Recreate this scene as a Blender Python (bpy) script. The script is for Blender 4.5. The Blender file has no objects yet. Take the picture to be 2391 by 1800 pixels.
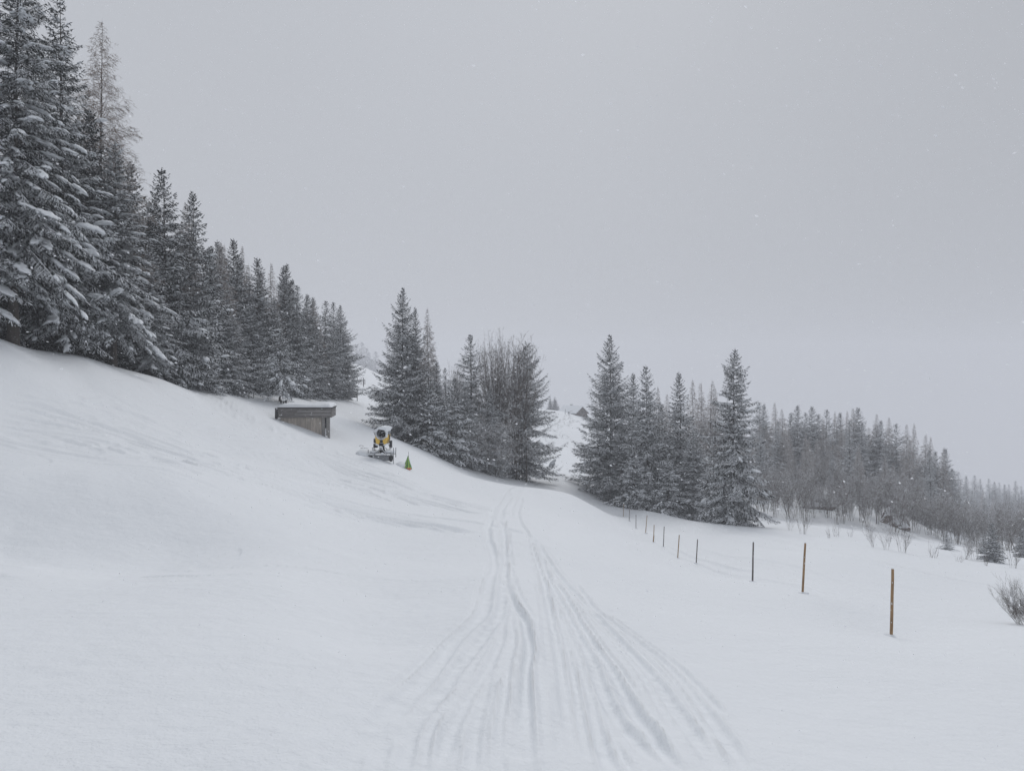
import bpy, bmesh, math, random
import numpy as np
from mathutils import Vector, Matrix

scene = bpy.context.scene
col = scene.collection
R = math.radians
rnd = random.Random(7)

# ------------------------------------------------------------------ camera
FPX = 1660.0            # focal length in pixels of the 2391 px wide photograph
CX, CY = 1195.5, 900.0
cam_data = bpy.data.cameras.new("camera")
cam_data.sensor_width = 36.0
cam_data.lens = 36.0 * FPX / 2391.0
cam_data.clip_start = 0.1
cam_data.clip_end = 6000
cam = bpy.data.objects.new("camera", cam_data)
cam.location = (0, 0, 0)
cam.rotation_euler = (R(90), 0, 0)
col.objects.link(cam)
scene.camera = cam

# ------------------------------------------------------------------ sky and light
SUN_EL, SUN_AZ = 37.0, 12.0      # sun behind thick cloud, ahead and to the right
world = bpy.data.worlds.new("World")
scene.world = world
world.use_nodes = True
nt = world.node_tree
nt.nodes.clear()
def wn(t, **k):
    n = nt.nodes.new(t)
    for a, b in k.items():
        setattr(n, a, b)
    return n
out = wn("ShaderNodeOutputWorld")
bg = wn("ShaderNodeBackground")
bg.inputs["Strength"].default_value = 0.1
sky = wn("ShaderNodeTexSky", sky_type='NISHITA', sun_disc=False)
sky.sun_elevation = R(SUN_EL)
sky.sun_rotation = R(SUN_AZ)
sky.dust_density = 6.0
hsv = wn("ShaderNodeHueSaturation")
hsv.inputs["Saturation"].default_value = 0.12
hsv.inputs["Value"].default_value = 1.0
nt.links.new(sky.outputs[0], hsv.inputs["Color"])
tc = wn("ShaderNodeTexCoord")
sep = wn("ShaderNodeSeparateXYZ")
nt.links.new(tc.outputs["Generated"], sep.inputs[0])
# cloud deck: a little brighter overhead, a little darker towards the valley on the right
mz = wn("ShaderNodeMapRange")
mz.inputs["From Min"].default_value = 0.0
mz.inputs["From Max"].default_value = 1.0
mz.inputs["To Min"].default_value = 4.9
mz.inputs["To Max"].default_value = 5.1
nt.links.new(sep.outputs["Z"], mz.inputs["Value"])
mx = wn("ShaderNodeMapRange")
mx.inputs["From Min"].default_value = -0.2
mx.inputs["From Max"].default_value = 0.7
mx.inputs["To Min"].default_value = 1.0
mx.inputs["To Max"].default_value = 0.88
mx.interpolation_type = 'SMOOTHSTEP'
nt.links.new(sep.outputs["X"], mx.inputs["Value"])
mul = wn("ShaderNodeMath", operation='MULTIPLY')
nt.links.new(mz.outputs[0], mul.inputs[0]); nt.links.new(mx.outputs[0], mul.inputs[1])
wnz = wn("ShaderNodeTexNoise")
wnz.inputs["Scale"].default_value = 1.6
wnz.inputs["Detail"].default_value = 3
nt.links.new(tc.outputs["Generated"], wnz.inputs["Vector"])
mn = wn("ShaderNodeMapRange")
mn.inputs["To Min"].default_value = 0.96
mn.inputs["To Max"].default_value = 1.04
nt.links.new(wnz.outputs["Fac"], mn.inputs["Value"])
mul2 = wn("ShaderNodeMath", operation='MULTIPLY')
nt.links.new(mul.outputs[0], mul2.inputs[0]); nt.links.new(mn.outputs[0], mul2.inputs[1])
tint = wn("ShaderNodeVectorMath", operation='SCALE')
tint.inputs[0].default_value = (0.952, 0.992, 1.074)
nt.links.new(mul2.outputs[0], tint.inputs["Scale"])
mixw = wn("ShaderNodeMix", data_type='RGBA')
mixw.inputs["Factor"].default_value = 0.008
nt.links.new(tint.outputs[0], mixw.inputs["A"])
nt.links.new(hsv.outputs[0], mixw.inputs["B"])
nt.links.new(mixw.outputs["Result"], bg.inputs["Color"])
nt.links.new(bg.outputs[0], out.inputs[0])

sun_d = bpy.data.lights.new("sun", 'SUN')
sun_d.energy = 1.15
sun_d.angle = R(22)
sun_d.color = (1.0, 0.985, 0.98)
sun = bpy.data.objects.new("sun", sun_d)
sdir = Vector((math.sin(R(SUN_AZ)) * math.cos(R(SUN_EL)), math.cos(R(SUN_AZ)) * math.cos(R(SUN_EL)), math.sin(R(SUN_EL))))
sun.rotation_euler = sdir.to_track_quat('Z', 'Y').to_euler()
sun.location = (0, 0, 60)
col.objects.link(sun)

vs = scene.view_settings
scene.display_settings.display_device = 'sRGB'
vs.view_transform = 'Standard'
vs.look = 'None'
vs.exposure = 0.07
vs.gamma = 1.0
vs.use_curve_mapping = False
cy = scene.cycles
cy.use_denoising = True
cy.max_bounces = 6
cy.diffuse_bounces = 3
cy.glossy_bounces = 1
cy.transmission_bounces = 2
cy.volume_bounces = 3
cy.transparent_max_bounces = 4
cy.use_adaptive_sampling = True
cy.adaptive_threshold = 0.01

# ------------------------------------------------------------------ helpers
def nmesh(name, V, F, mats, smooth=False, midx=None):
    """mesh from arrays; F is (n,3) or (n,4), or a list of such arrays"""
    V = np.asarray(V, np.float32).reshape(-1, 3)
    Fs = F if isinstance(F, list) else [F]
    Fs = [np.asarray(f, np.int32) for f in Fs if len(f)]
    m = bpy.data.meshes.new(name)
    m.vertices.add(len(V))
    m.vertices.foreach_set("co", V.ravel())
    tot = sum(f.size for f in Fs)
    npoly = sum(len(f) for f in Fs)
    m.loops.add(tot)
    m.loops.foreach_set("vertex_index", np.concatenate([f.ravel() for f in Fs]))
    m.polygons.add(npoly)
    cnt = np.concatenate([np.full(len(f), f.shape[1], np.int32) for f in Fs])
    st = np.zeros(npoly, np.int32)
    st[1:] = np.cumsum(cnt)[:-1]
    m.polygons.foreach_set("loop_start", st)
    m.polygons.foreach_set("loop_total", cnt)
    if smooth:
        m.polygons.foreach_set("use_smooth", np.ones(npoly, bool))
    if midx is not None:
        m.polygons.foreach_set("material_index", np.asarray(midx, np.int32))
    for mt in (mats if isinstance(mats, (list, tuple)) else [mats]):
        m.materials.append(mt)
    m.update(calc_edges=True)
    m.validate()
    return m

def obj(name, mesh, parent=None, loc=(0, 0, 0), **props):
    o = bpy.data.objects.new(name, mesh)
    col.objects.link(o)
    o.parent = parent
    o.location = loc
    for k, v in props.items():
        if v is not None:
            o[k] = v
    return o

def thing(name, label, cat, loc=(0, 0, 0), rot=(0, 0, 0), scale=(1, 1, 1), group=None):
    o = bpy.data.objects.new(name, None)
    col.objects.link(o)
    o.empty_display_size = 0.3
    o.location = loc
    o.rotation_euler = rot
    o.scale = scale
    o["label"] = label
    o["category"] = cat
    if group:
        o["group"] = group
    return o

class MB:
    """collects simple solids into one mesh"""
    def __init__(s):
        s.v = []; s.f = []
    def add(s, vs_, fs_):
        b = len(s.v)
        s.v += [tuple(v) for v in vs_]
        s.f += [tuple(i + b for i in f) for f in fs_]
        return s
    def box(s, c, d, rz=0.0, rx=0.0, ry=0.0):
        M = Matrix.Rotation(rz, 3, 'Z') @ Matrix.Rotation(ry, 3, 'Y') @ Matrix.Rotation(rx, 3, 'X')
        c = Vector(c)
        vs_ = []
        for i in (-.5, .5):
            for j in (-.5, .5):
                for k in (-.5, .5):
                    vs_.append(c + M @ Vector((i * d[0], j * d[1], k * d[2])))
        return s.add(vs_, [(0, 1, 3, 2), (4, 6, 7, 5), (0, 4, 5, 1), (2, 3, 7, 6), (0, 2, 6, 4), (1, 5, 7, 3)])
    def tube(s, pts, rad, n=8, cap=True):
        pts = [Vector(p) for p in pts]
        if not isinstance(rad, (list, tuple)):
            rad = [rad] * len(pts)
        vs_ = []
        for i, p in enumerate(pts):
            t = (pts[min(i + 1, len(pts) - 1)] - pts[max(i - 1, 0)]).normalized()
            a = Vector((0, 0, 1)) if abs(t.z) < 0.9 else Vector((1, 0, 0))
            u = t.cross(a).normalized(); w = t.cross(u)
            for k in range(n):
                an = 2 * math.pi * k / n
                vs_.append(p + (u * math.cos(an) + w * math.sin(an)) * rad[i])
        fs_ = []
        for i in range(len(pts) - 1):
            for k in range(n):
                k2 = (k + 1) % n
                fs_.append((i * n + k, i * n + k2, (i + 1) * n + k2, (i + 1) * n + k))
        if cap:
            fs_.append(tuple(range(n))[::-1])
            fs_.append(tuple((len(pts) - 1) * n + k for k in range(n)))
        return s.add(vs_, fs_)
    def lathe(s, prof, axis_pt, axis, n=24):
        """prof: list of (distance along axis, radius)"""
        axis = Vector(axis).normalized(); p0 = Vector(axis_pt)
        a = Vector((0, 0, 1)) if abs(axis.z) < 0.9 else Vector((1, 0, 0))
        u = axis.cross(a).normalized(); w = axis.cross(u)
        vs_ = []
        for (t, r) in prof:
            for k in range(n):
                an = 2 * math.pi * k / n
                vs_.append(p0 + axis * t + (u * math.cos(an) + w * math.sin(an)) * max(r, 1e-4))
        fs_ = []
        for i in range(len(prof) - 1):
            for k in range(n):
                k2 = (k + 1) % n
                fs_.append((i * n + k, i * n + k2, (i + 1) * n + k2, (i + 1) * n + k))
        return s.add(vs_, fs_)
    def blob(s, c, r, seed=0, sub=2, flat_bottom=None, amp=0.15):
        g = random.Random(seed)
        bm = bmesh.new()
        bmesh.ops.create_icosphere(bm, subdivisions=sub, radius=1)
        ph = [g.uniform(0, 6.28) for _ in range(6)]
        vs_ = []
        for v in bm.verts:
            p = v.co
            k = 1 + amp * (math.sin(2.3 * p.x + ph[0]) + math.sin(2.9 * p.y + ph[1]) * .8 + math.sin(3.7 * p.z + ph[2]) * .5 + math.sin(6 * p.x + 5 * p.y + ph[3]) * .35)
            q = Vector((p.x * r[0], p.y * r[1], p.z * r[2])) * k
            if flat_bottom is not None and q.z < flat_bottom:
                q.z = flat_bottom
            vs_.append(q + Vector(c))
        fs_ = [tuple(v.index for v in f.verts) for f in bm.faces]
        bm.free()
        return s.add(vs_, fs_)
    def build(s, name, mat, parent=None, smooth=False, bevel=0.0, loc=(0, 0, 0), **props):
        m = bpy.data.meshes.new(name)
        m.from_pydata(s.v, [], s.f)
        m.materials.append(mat)
        bm = bmesh.new(); bm.from_mesh(m)
        bmesh.ops.recalc_face_normals(bm, faces=bm.faces)
        if bevel > 0:
            bmesh.ops.bevel(bm, geom=bm.edges[:], offset=bevel, segments=1, affect='EDGES')
        bm.to_mesh(m); bm.free()
        if smooth:
            for p in m.polygons:
                p.use_smooth = True
        return obj(name, m, parent, loc, **props)

# ------------------------------------------------------------------ materials
def mat_base(name):
    m = bpy.data.materials.new(name)
    m.use_nodes = True
    t = m.node_tree
    b = t.nodes["Principled BSDF"]
    return m, t, b

def simple_mat(name, c, rough=0.7, metal=0.0, var=0.25, scale=6.0, bump=0.15, stretch=(1, 1, 1), snow=None):
    """snow: threshold on the upward normal above which snow lies (None = bare)"""
    m, t, b = mat_base(name)
    n = t.nodes; l = t.links
    tcn = n.new("ShaderNodeTexCoord")
    mp = n.new("ShaderNodeMapping"); mp.inputs["Scale"].default_value = stretch
    l.new(tcn.outputs["Object"], mp.inputs[0])
    nz = n.new("ShaderNodeTexNoise"); nz.inputs["Scale"].default_value = scale; nz.inputs["Detail"].default_value = 5
    l.new(mp.outputs[0], nz.inputs["Vector"])
    mr = n.new("ShaderNodeMapRange")
    mr.inputs["From Min"].default_value = 0.3; mr.inputs["From Max"].default_value = 0.7
    mr.inputs["To Min"].default_value = 1 - var; mr.inputs["To Max"].default_value = 1 + var
    l.new(nz.outputs["Fac"], mr.inputs["Value"])
    vm = n.new("ShaderNodeVectorMath"); vm.operation = 'SCALE'
    vm.inputs[0].default_value = c
    l.new(mr.outputs[0], vm.inputs["Scale"])
    colsock = vm.outputs[0]
    if snow is not None:
        g = n.new("ShaderNodeNewGeometry")
        sp = n.new("ShaderNodeSeparateXYZ"); l.new(g.outputs["Normal"], sp.inputs[0])
        nz2 = n.new("ShaderNodeTexNoise"); nz2.inputs["Scale"].default_value = 5; nz2.inputs["Detail"].default_value = 4
        l.new(tcn.outputs["Object"], nz2.inputs["Vector"])
        ad = n.new("ShaderNodeMath"); ad.operation = 'MULTIPLY_ADD'; ad.inputs[1].default_value = 1.1
        l.new(nz2.outputs["Fac"], ad.inputs[0]); l.new(sp.outputs["Z"], ad.inputs[2])
        m2 = n.new("ShaderNodeMapRange"); m2.inputs["From Min"].default_value = snow + 0.5; m2.inputs["From Max"].default_value = snow + 0.62
        l.new(ad.outputs[0], m2.inputs["Value"])
        mx_ = n.new("ShaderNodeMix"); mx_.data_type = 'RGBA'
        l.new(m2.outputs[0], mx_.inputs["Factor"]); l.new(colsock, mx_.inputs["A"])
        mx_.inputs["B"].default_value = (0.80, 0.82, 0.85, 1)
        colsock = mx_.outputs["Result"]
    l.new(colsock, b.inputs["Base Color"])
    b.inputs["Roughness"].default_value = rough
    b.inputs["Metallic"].default_value = metal
    if bump:
        bp = n.new("ShaderNodeBump"); bp.inputs["Strength"].default_value = bump; bp.inputs["Distance"].default_value = 0.03
        l.new(nz.outputs["Fac"], bp.inputs["Height"]); l.new(bp.outputs[0], b.inputs["Normal"])
    return m

def snow_mat(name, grain=True, base=(0.80, 0.825, 0.85)):
    m, t, b = mat_base(name)
    n = t.nodes; l = t.links
    b.inputs["Base Color"].default_value = (*base, 1)
    b.inputs["Roughness"].default_value = 0.75
    b.inputs["Specular IOR Level"].default_value = 0.2
    if grain:
        tcn = n.new("ShaderNodeTexCoord")
        hs = []
        for sc_, am, det in ((0.9, 0.07, 3), (6.0, 0.028, 4), (38.0, 0.009, 3)):
            nz = n.new("ShaderNodeTexNoise"); nz.inputs["Scale"].default_value = sc_; nz.inputs["Detail"].default_value = det
            l.new(tcn.outputs["Object"], nz.inputs["Vector"])
            mu = n.new("ShaderNodeMath"); mu.operation = 'MULTIPLY'; mu.inputs[1].default_value = am
            l.new(nz.outputs["Fac"], mu.inputs[0]); hs.append(mu)
        # wind-blown streaks
        mp = n.new("ShaderNodeMapping"); mp.inputs["Scale"].default_value = (0.35, 1.8, 1); mp.inputs["Rotation"].default_value = (0, 0, R(-18))
        l.new(tcn.outputs["Object"], mp.inputs[0])
        nz = n.new("ShaderNodeTexNoise"); nz.inputs["Scale"].default_value = 1.6; nz.inputs["Detail"].default_value = 5
        l.new(mp.outputs[0], nz.inputs["Vector"])
        mu = n.new("ShaderNodeMath"); mu.operation = 'MULTIPLY'; mu.inputs[1].default_value = 0.016
        l.new(nz.outputs["Fac"], mu.inputs[0]); hs.append(mu)
        s_ = hs[0].outputs[0]
        for h_ in hs[1:]:
            a = n.new("ShaderNodeMath"); a.operation = 'ADD'; l.new(s_, a.inputs[0]); l.new(h_.outputs[0], a.inputs[1]); s_ = a.outputs[0]
        bp = n.new("ShaderNodeBump"); bp.inputs["Strength"].default_value = 0.9; bp.inputs["Distance"].default_value = 1.0
        l.new(s_, bp.inputs["Height"]); l.new(bp.outputs[0], b.inputs["Normal"])
    return m

def foliage_mat(name, c1, c2, snow_lo, snow_hi):
    """needles with fresh snow lying on whatever faces up; amount differs from spray to spray"""
    m, t, b = mat_base(name)
    n = t.nodes; l = t.links
    g = n.new("ShaderNodeNewGeometry")
    sp = n.new("ShaderNodeSeparateXYZ"); l.new(g.outputs["True Normal"], sp.inputs[0])
    tcn = n.new("ShaderNodeTexCoord")
    nz = n.new("ShaderNodeTexNoise"); nz.inputs["Scale"].default_value = 2.2; nz.inputs["Detail"].default_value = 4
    l.new(tcn.outputs["Object"], nz.inputs["Vector"])
    a = n.new("ShaderNodeMath"); a.operation = 'MULTIPLY_ADD'; a.inputs[1].default_value = 0.35
    l.new(g.outputs["Random Per Island"], a.inputs[0]); l.new(sp.outputs["Z"], a.inputs[2])
    a2 = n.new("ShaderNodeMath"); a2.operation = 'MULTIPLY_ADD'; a2.inputs[1].default_value = 1.3
    l.new(nz.outputs["Fac"], a2.inputs[0]); l.new(a.outputs[0], a2.inputs[2])
    mr = n.new("ShaderNodeMapRange"); mr.inputs["From Min"].default_value = snow_lo; mr.inputs["From Max"].default_value = snow_hi
    l.new(a2.outputs[0], mr.inputs["Value"])
    cm = n.new("ShaderNodeMix"); cm.data_type = 'RGBA'
    cm.inputs["A"].default_value = (*c1, 1); cm.inputs["B"].default_value = (*c2, 1)
    l.new(g.outputs["Random Per Island"], cm.inputs["Factor"])
    mx_ = n.new("ShaderNodeMix"); mx_.data_type = 'RGBA'
    l.new(mr.outputs[0], mx_.inputs["Factor"]); l.new(cm.outputs["Result"], mx_.inputs["A"])
    mx_.inputs["B"].default_value = (0.80, 0.82, 0.85, 1)
    l.new(mx_.outputs["Result"], b.inputs["Base Color"])
    b.inputs["Roughness"].default_value = 0.9
    b.inputs["Specular IOR Level"].default_value = 0.05
    return m

M = {}
M['ground'] = snow_mat('snow_ground')
M['snow'] = snow_mat('snow_pillow', grain=False)
def flake_mat():
    m, t, b = mat_base('snow_flake')
    n = t.nodes; l = t.links
    df = n.new("ShaderNodeBsdfDiffuse"); df.inputs[0].default_value = (0.9, 0.91, 0.93, 1)
    tr = n.new("ShaderNodeBsdfTranslucent"); tr.inputs[0].default_value = (0.95, 0.96, 0.98, 1)
    ad = n.new("ShaderNodeMixShader"); ad.inputs[0].default_value = 0.5
    l.new(df.outputs[0], ad.inputs[1]); l.new(tr.outputs[0], ad.inputs[2])
    l.new(ad.outputs[0], n["Material Output"].inputs[0])
    n.remove(b)
    return m
M['flake'] = flake_mat()
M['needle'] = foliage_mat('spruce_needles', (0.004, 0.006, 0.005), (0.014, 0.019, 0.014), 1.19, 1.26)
M['needle_frost_haze'] = foliage_mat('spruce_needles_rimed_haze', (0.03, 0.035, 0.032), (0.06, 0.065, 0.06), 0.80, 1.0)  # rime, plus distance haze put into the pale needle colour
M['needle_ghost'] = foliage_mat('spruce_needles_snow_haze', (0.05, 0.055, 0.055), (0.08, 0.085, 0.08), 0.45, 0.75)  # heavy snow share and pale base colour stand in for thick mist
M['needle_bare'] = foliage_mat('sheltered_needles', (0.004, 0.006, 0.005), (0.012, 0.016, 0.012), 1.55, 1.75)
M['needle_light'] = foliage_mat('spruce_needles_dusted', (0.010, 0.014, 0.011), (0.028, 0.034, 0.027), 1.08, 1.18)
M['larch'] = foliage_mat('larch_twigs', (0.14, 0.103, 0.078), (0.25, 0.19, 0.15), 0.98, 1.15)  # snow share raised so its paleness does part of the haze's work
M['alder'] = foliage_mat('alder_twigs', (0.075, 0.062, 0.055), (0.17, 0.14, 0.12), 0.98, 1.15)  # same here: extra snow lightens the far belt in place of haze
M['alder_snowy'] = foliage_mat('snowy_alder', (0.085, 0.068, 0.058), (0.15, 0.125, 0.105), 0.75, 1.0)
M['bark'] = simple_mat('bark', (0.055, 0.045, 0.038), 0.9, var=0.4, scale=9, bump=0.6, stretch=(1, 1, 0.3), snow=0.55)
M['bark_grey'] = simple_mat('bark_grey', (0.11, 0.095, 0.085), 0.9, var=0.35, scale=9, bump=0.5, stretch=(1, 1, 0.3), snow=0.55)
M['post_brown'] = simple_mat('post_wood', (0.30, 0.19, 0.10), 0.8, var=0.3, scale=7, bump=0.3, stretch=(3, 3, 0.5))
M['post_grey'] = simple_mat('post_weathered', (0.15, 0.135, 0.13), 0.85, var=0.3, scale=7, bump=0.3, stretch=(3, 3, 0.5))
M['board'] = simple_mat('shed_board', (0.42, 0.375, 0.33), 0.85, var=0.3, scale=3.0, bump=0.3, stretch=(2, 2, 0.4))
M['fascia'] = simple_mat('fascia_board', (0.17, 0.16, 0.155), 0.85, var=0.3, scale=4, bump=0.3, stretch=(0.5, 1, 3))
M['trim'] = simple_mat('roof_trim', (0.035, 0.035, 0.038), 0.7, var=0.2)
M['concrete'] = simple_mat('concrete', (0.25, 0.24, 0.23), 0.9, var=0.15, scale=5)
M['pipe'] = simple_mat('pale_pipe', (0.55, 0.55, 0.56), 0.5, var=0.1)
M['yellow'] = simple_mat('yellow_paint', (0.78, 0.50, 0.08), 0.55, var=0.12, scale=5, snow=0.45)
M['steel'] = simple_mat('galvanised_steel', (0.26, 0.27, 0.285), 0.55, metal=0.4, var=0.2, scale=10, snow=0.4)
M['dark_steel'] = simple_mat('dark_steel', (0.03, 0.03, 0.033), 0.6, var=0.3, scale=8, snow=0.5)
M['rim'] = simple_mat('pale_rim', (0.68, 0.69, 0.71), 0.5, var=0.1)
M['rubber'] = simple_mat('rubber', (0.02, 0.02, 0.02), 0.8, var=0.2)
M['green'] = simple_mat('green_fabric', (0.12, 0.30, 0.10), 0.7, var=0.35, scale=5, snow=0.55)
M['green_pale'] = simple_mat('pale_green_fabric', (0.38, 0.55, 0.12), 0.7, var=0.25, scale=5)
M['orange'] = simple_mat('orange_fabric', (0.62, 0.16, 0.07), 0.7, var=0.2)
M['cloth_dark'] = simple_mat('dark_clothing', (0.03, 0.035, 0.05), 0.8)
M['skin'] = simple_mat('skin', (0.5, 0.32, 0.24), 0.6, var=0.05)
M['rock'] = simple_mat('rock', (0.13, 0.10, 0.085), 0.9, var=0.4, scale=1.2, bump=0.8, snow=0.42)
M['wood_far'] = simple_mat('dark_timber', (0.085, 0.06, 0.05), 0.85, var=0.3, scale=2)

# ------------------------------------------------------------------ terrain
def P(px, py, d):
    return ((px - CX) / FPX * d, d, -(py - CY) / FPX * d)
CTRL = []
def column(px, rows):
    for py, d in rows:
        CTRL.append(P(px, py, d))
column(-350, [(1800, 3.4), (1500, 5.8), (1330, 10), (1200, 15), (1100, 19), (900, 27), (720, 33), (700, 45), (700, 80), (720, 160)])
column(0, [(1800, 3.5), (1500, 6.0), (1390, 8.8), (1330, 11.5), (1292, 15.0), (1250, 15.8), (1200, 16.7), (1160, 17.4), (1122, 18.3), (1092, 20.5), (1040, 24.6), (1000, 28), (900, 33), (795, 38), (808, 45), (800, 80), (810, 160), (830, 400)])
column(200, [(1800, 3.55), (1375, 9.6), (1292, 15.6), (1250, 16.5), (1200, 17.5), (1160, 18.3), (1122, 19.4), (1092, 22), (1000, 31), (900, 39), (838, 44), (845, 52)])
column(400, [(1800, 3.6), (1500, 6.2), (1360, 10), (1292, 16.3), (1250, 17.3), (1200, 18.4), (1160, 19.4), (1120, 20.9), (1092, 24), (1040, 32), (960, 43), (896, 52), (893, 62), (870, 100), (860, 200)])
column(520, [(1040, 40), (960, 54), (918, 65), (905, 80)])
column(650, [(1800, 3.6), (1500, 6.4), (1350, 10.7), (1290, 16), (1240, 18.7), (1190, 22), (1150, 26.2), (1120, 31), (1040, 47), (998, 57), (988, 61.5), (980, 64.2), (940, 72), (926, 80), (905, 105), (880, 180)])
column(710, [(998, 64.5), (955, 72), (935, 85)])
column(775, [(1800, 3.7), (1500, 7.0), (1400, 10), (1290, 17.5), (1200, 27), (1100, 46), (1026, 64.5), (990, 72), (958, 85), (927, 108), (912, 135), (860, 230), (845, 270), (860, 330), (885, 450)])
column(825, [(1045, 62), (980, 85), (940, 110), (905, 150), (870, 210), (848, 265), (862, 310), (885, 450)])
column(895, [(1800, 3.8), (1500, 7.6), (1400, 11), (1300, 18.5), (1200, 30), (1120, 45), (1070, 58), (1018, 76), (1010, 88), (950, 130), (915, 180), (883, 250), (890, 300), (900, 450)])
column(1000, [(1180, 38), (1120, 56), (1075, 74), (1055, 84), (1052, 95), (1000, 140), (960, 190), (930, 260), (925, 350)])
column(1100, [(1150, 56), (1110, 80), (1088, 96), (1085, 104), (1045, 150), (1000, 200), (960, 280), (950, 350)])
column(1195, [(1800, 4.0), (1600, 5.7), (1450, 8.6), (1350, 13), (1250, 24), (1200, 37), (1160, 59), (1130, 85), (1106, 118), (1112, 140), (1080, 175), (1040, 215), (1000, 260), (960, 320), (957, 380), (990, 500)])
column(1250, [(1104, 128), (1112, 148), (1085, 180), (1045, 225), (1000, 275), (955, 350), (960, 380), (990, 500)])
column(1340, [(1220, 42), (1160, 75), (1118, 112), (1125, 135), (1098, 165), (1060, 210), (1005, 275), (968, 340), (967, 375), (1000, 500)])
column(1500, [(1800, 4.35), (1650, 6.3), (1500, 10.5), (1400, 17.5), (1300, 39), (1245, 66), (1196, 86), (1190, 94), (1192, 108), (1150, 160), (1100, 220), (1040, 330), (1010, 450)])
column(1650, [(1340, 38), (1270, 58), (1222, 78), (1228, 92), (1195, 150), (1180, 250)])
column(1800, [(1360, 26), (1300, 42), (1250, 64), (1232, 82), (1212, 105), (1180, 130), (1150, 150), (1140, 170), (1160, 250), (1165, 400)])
column(1900, [(1800, 4.8), (1600, 8.4), (1500, 12), (1390, 21), (1310, 37), (1265, 58), (1235, 82), (1222, 108), (1170, 130), (1140, 148), (1135, 165), (1160, 250), (1165, 400)])
column(2080, [(1800, 5.0), (1485, 16.9), (1400, 25), (1320, 42), (1275, 70), (1252, 100), (1235, 115), (1195, 135), (1190, 155), (1200, 250), (1170, 400)])
column(2240, [(1380, 32), (1300, 65), (1275, 105), (1262, 140), (1240, 250), (1190, 400)])
column(2391, [(1800, 5.2), (1600, 9), (1480, 15.5), (1456, 19.5), (1400, 28), (1345, 44), (1308, 72), (1292, 100), (1285, 140), (1245, 260), (1200, 400)])
column(2700, [(1700, 7.5), (1500, 16), (1400, 30), (1340, 60), (1330, 100), (1300, 260), (1220, 400)])
column(1900, [(1140, 900)]); column(2600, [(1150, 900)]); column(1250, [(1010, 900)]); column(700, [(920, 900)]); column(-200, [(900, 900)])
# marker posts: (top x, top y, foot x, foot y, height m, kind)
POSTS = [(2084.7, 1328, 2081, 1485, 0), (1880.4, 1265, 1874, 1383, 0), (1759, 1263, 1757, 1356, 1),
         (1628.7, 1257, 1625.8, 1314, 1), (1586, 1247.5, 1582.4, 1302, 0), (1551, 1228, 1549, 1276, 1),
         (1527.5, 1228, 1525.7, 1268, 0), (1511, 1206, 1507.5, 1247.5, 0), (1485, 1205, 1485, 1238, 1),
         (1470, 1182.6, 1469, 1217, 1), (1456.7, 1176, 1455.6, 1206.7, 0), (1436.7, 1154, 1435.6, 1182.6, 1),
         (1426, 1150, 1425, 1177, 1)]
PDEP = [16.9, 22.5, 28.6, 43.5, 48.3, 55, 60, 65, 72, 77, 86, 93, 98]
for p_, d_ in zip(POSTS, PDEP):
    CTRL.append(P(p_[2], p_[3], d_))
CTRL = np.array(CTRL)
Y0 = 6.0
def st(x, y):
    yy = np.maximum(y, 1.0) + Y0
    s = np.clip(x / yy, -1.6, 1.6)
    return s, np.log(yy) * 0.55
def tps_k(r2):
    return 0.5 * r2 * np.log(r2 + 1e-12)
cs, ct = st(CTRL[:, 0], CTRL[:, 1])
cq = CTRL[:, 2] / (CTRL[:, 1] + Y0)
n_ = len(cs)
K = tps_k((cs[:, None] - cs) ** 2 + (ct[:, None] - ct) ** 2) + np.eye(n_) * 3e-5
Pm = np.stack([np.ones(n_), cs, ct], 1)
A = np.zeros((n_ + 3, n_ + 3)); A[:n_, :n_] = K; A[:n_, n_:] = Pm; A[n_:, :n_] = Pm.T
sol = np.linalg.solve(A, np.concatenate([cq, np.zeros(3)]))
def ground_base(x, y):
    x = np.asarray(x, float); y = np.asarray(y, float)
    shp = np.broadcast(x, y).shape
    x = np.broadcast_to(x, shp).ravel(); y = np.broadcast_to(y, shp).ravel()
    res = np.empty(len(x))
    for i in range(0, len(x), 20000):
        a, b = x[i:i + 20000], y[i:i + 20000]
        s, t = st(a, b)
        q = sol[n_] + sol[n_ + 1] * s + sol[n_ + 2] * t
        for j in range(0, n_, 1):
            r2 = (s - cs[j]) ** 2 + (t - ct[j]) ** 2
            q = q + sol[j] * 0.5 * r2 * np.log(r2 + 1e-12)
        z = q * (np.maximum(b, 1.0) + Y0)
        z = z + np.where(b < 1.0, (1.0 - b) * 0.12, 0)
        res[i:i + 20000] = np.clip(z, -140, 30)
    return res.reshape(shp)

_r = (ground_base(CTRL[:, 0], CTRL[:, 1]) - CTRL[:, 2]) / CTRL[:, 1] * FPX
_i = np.argsort(-np.abs(_r))[:12]
print("resid px", [(round(CTRL[i, 0] / CTRL[i, 1] * FPX + CX), round(CTRL[i, 1]), round(_r[i])) for i in _i])
_ng = np.random.default_rng(11)
_lat = _ng.random((256, 256))
def vnoise(x, y):
    xi = np.floor(x).astype(int); yi = np.floor(y).astype(int)
    fx = x - xi; fy = y - yi
    fx = fx * fx * (3 - 2 * fx); fy = fy * fy * (3 - 2 * fy)
    a = _lat[xi & 255, yi & 255]; b = _lat[(xi + 1) & 255, yi & 255]
    c = _lat[xi & 255, (yi + 1) & 255]; d = _lat[(xi + 1) & 255, (yi + 1) & 255]
    return (a * (1 - fx) + b * fx) * (1 - fy) + (c * (1 - fx) + d * fx) * fy - 0.5
def fbm(x, y, o=4):
    r = 0; a = 1.0
    for i in range(o):
        r = r + a * vnoise(x * 2 ** i + 17.3 * i, y * 2 ** i + 5.1 * i); a *= 0.5
    return r

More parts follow.
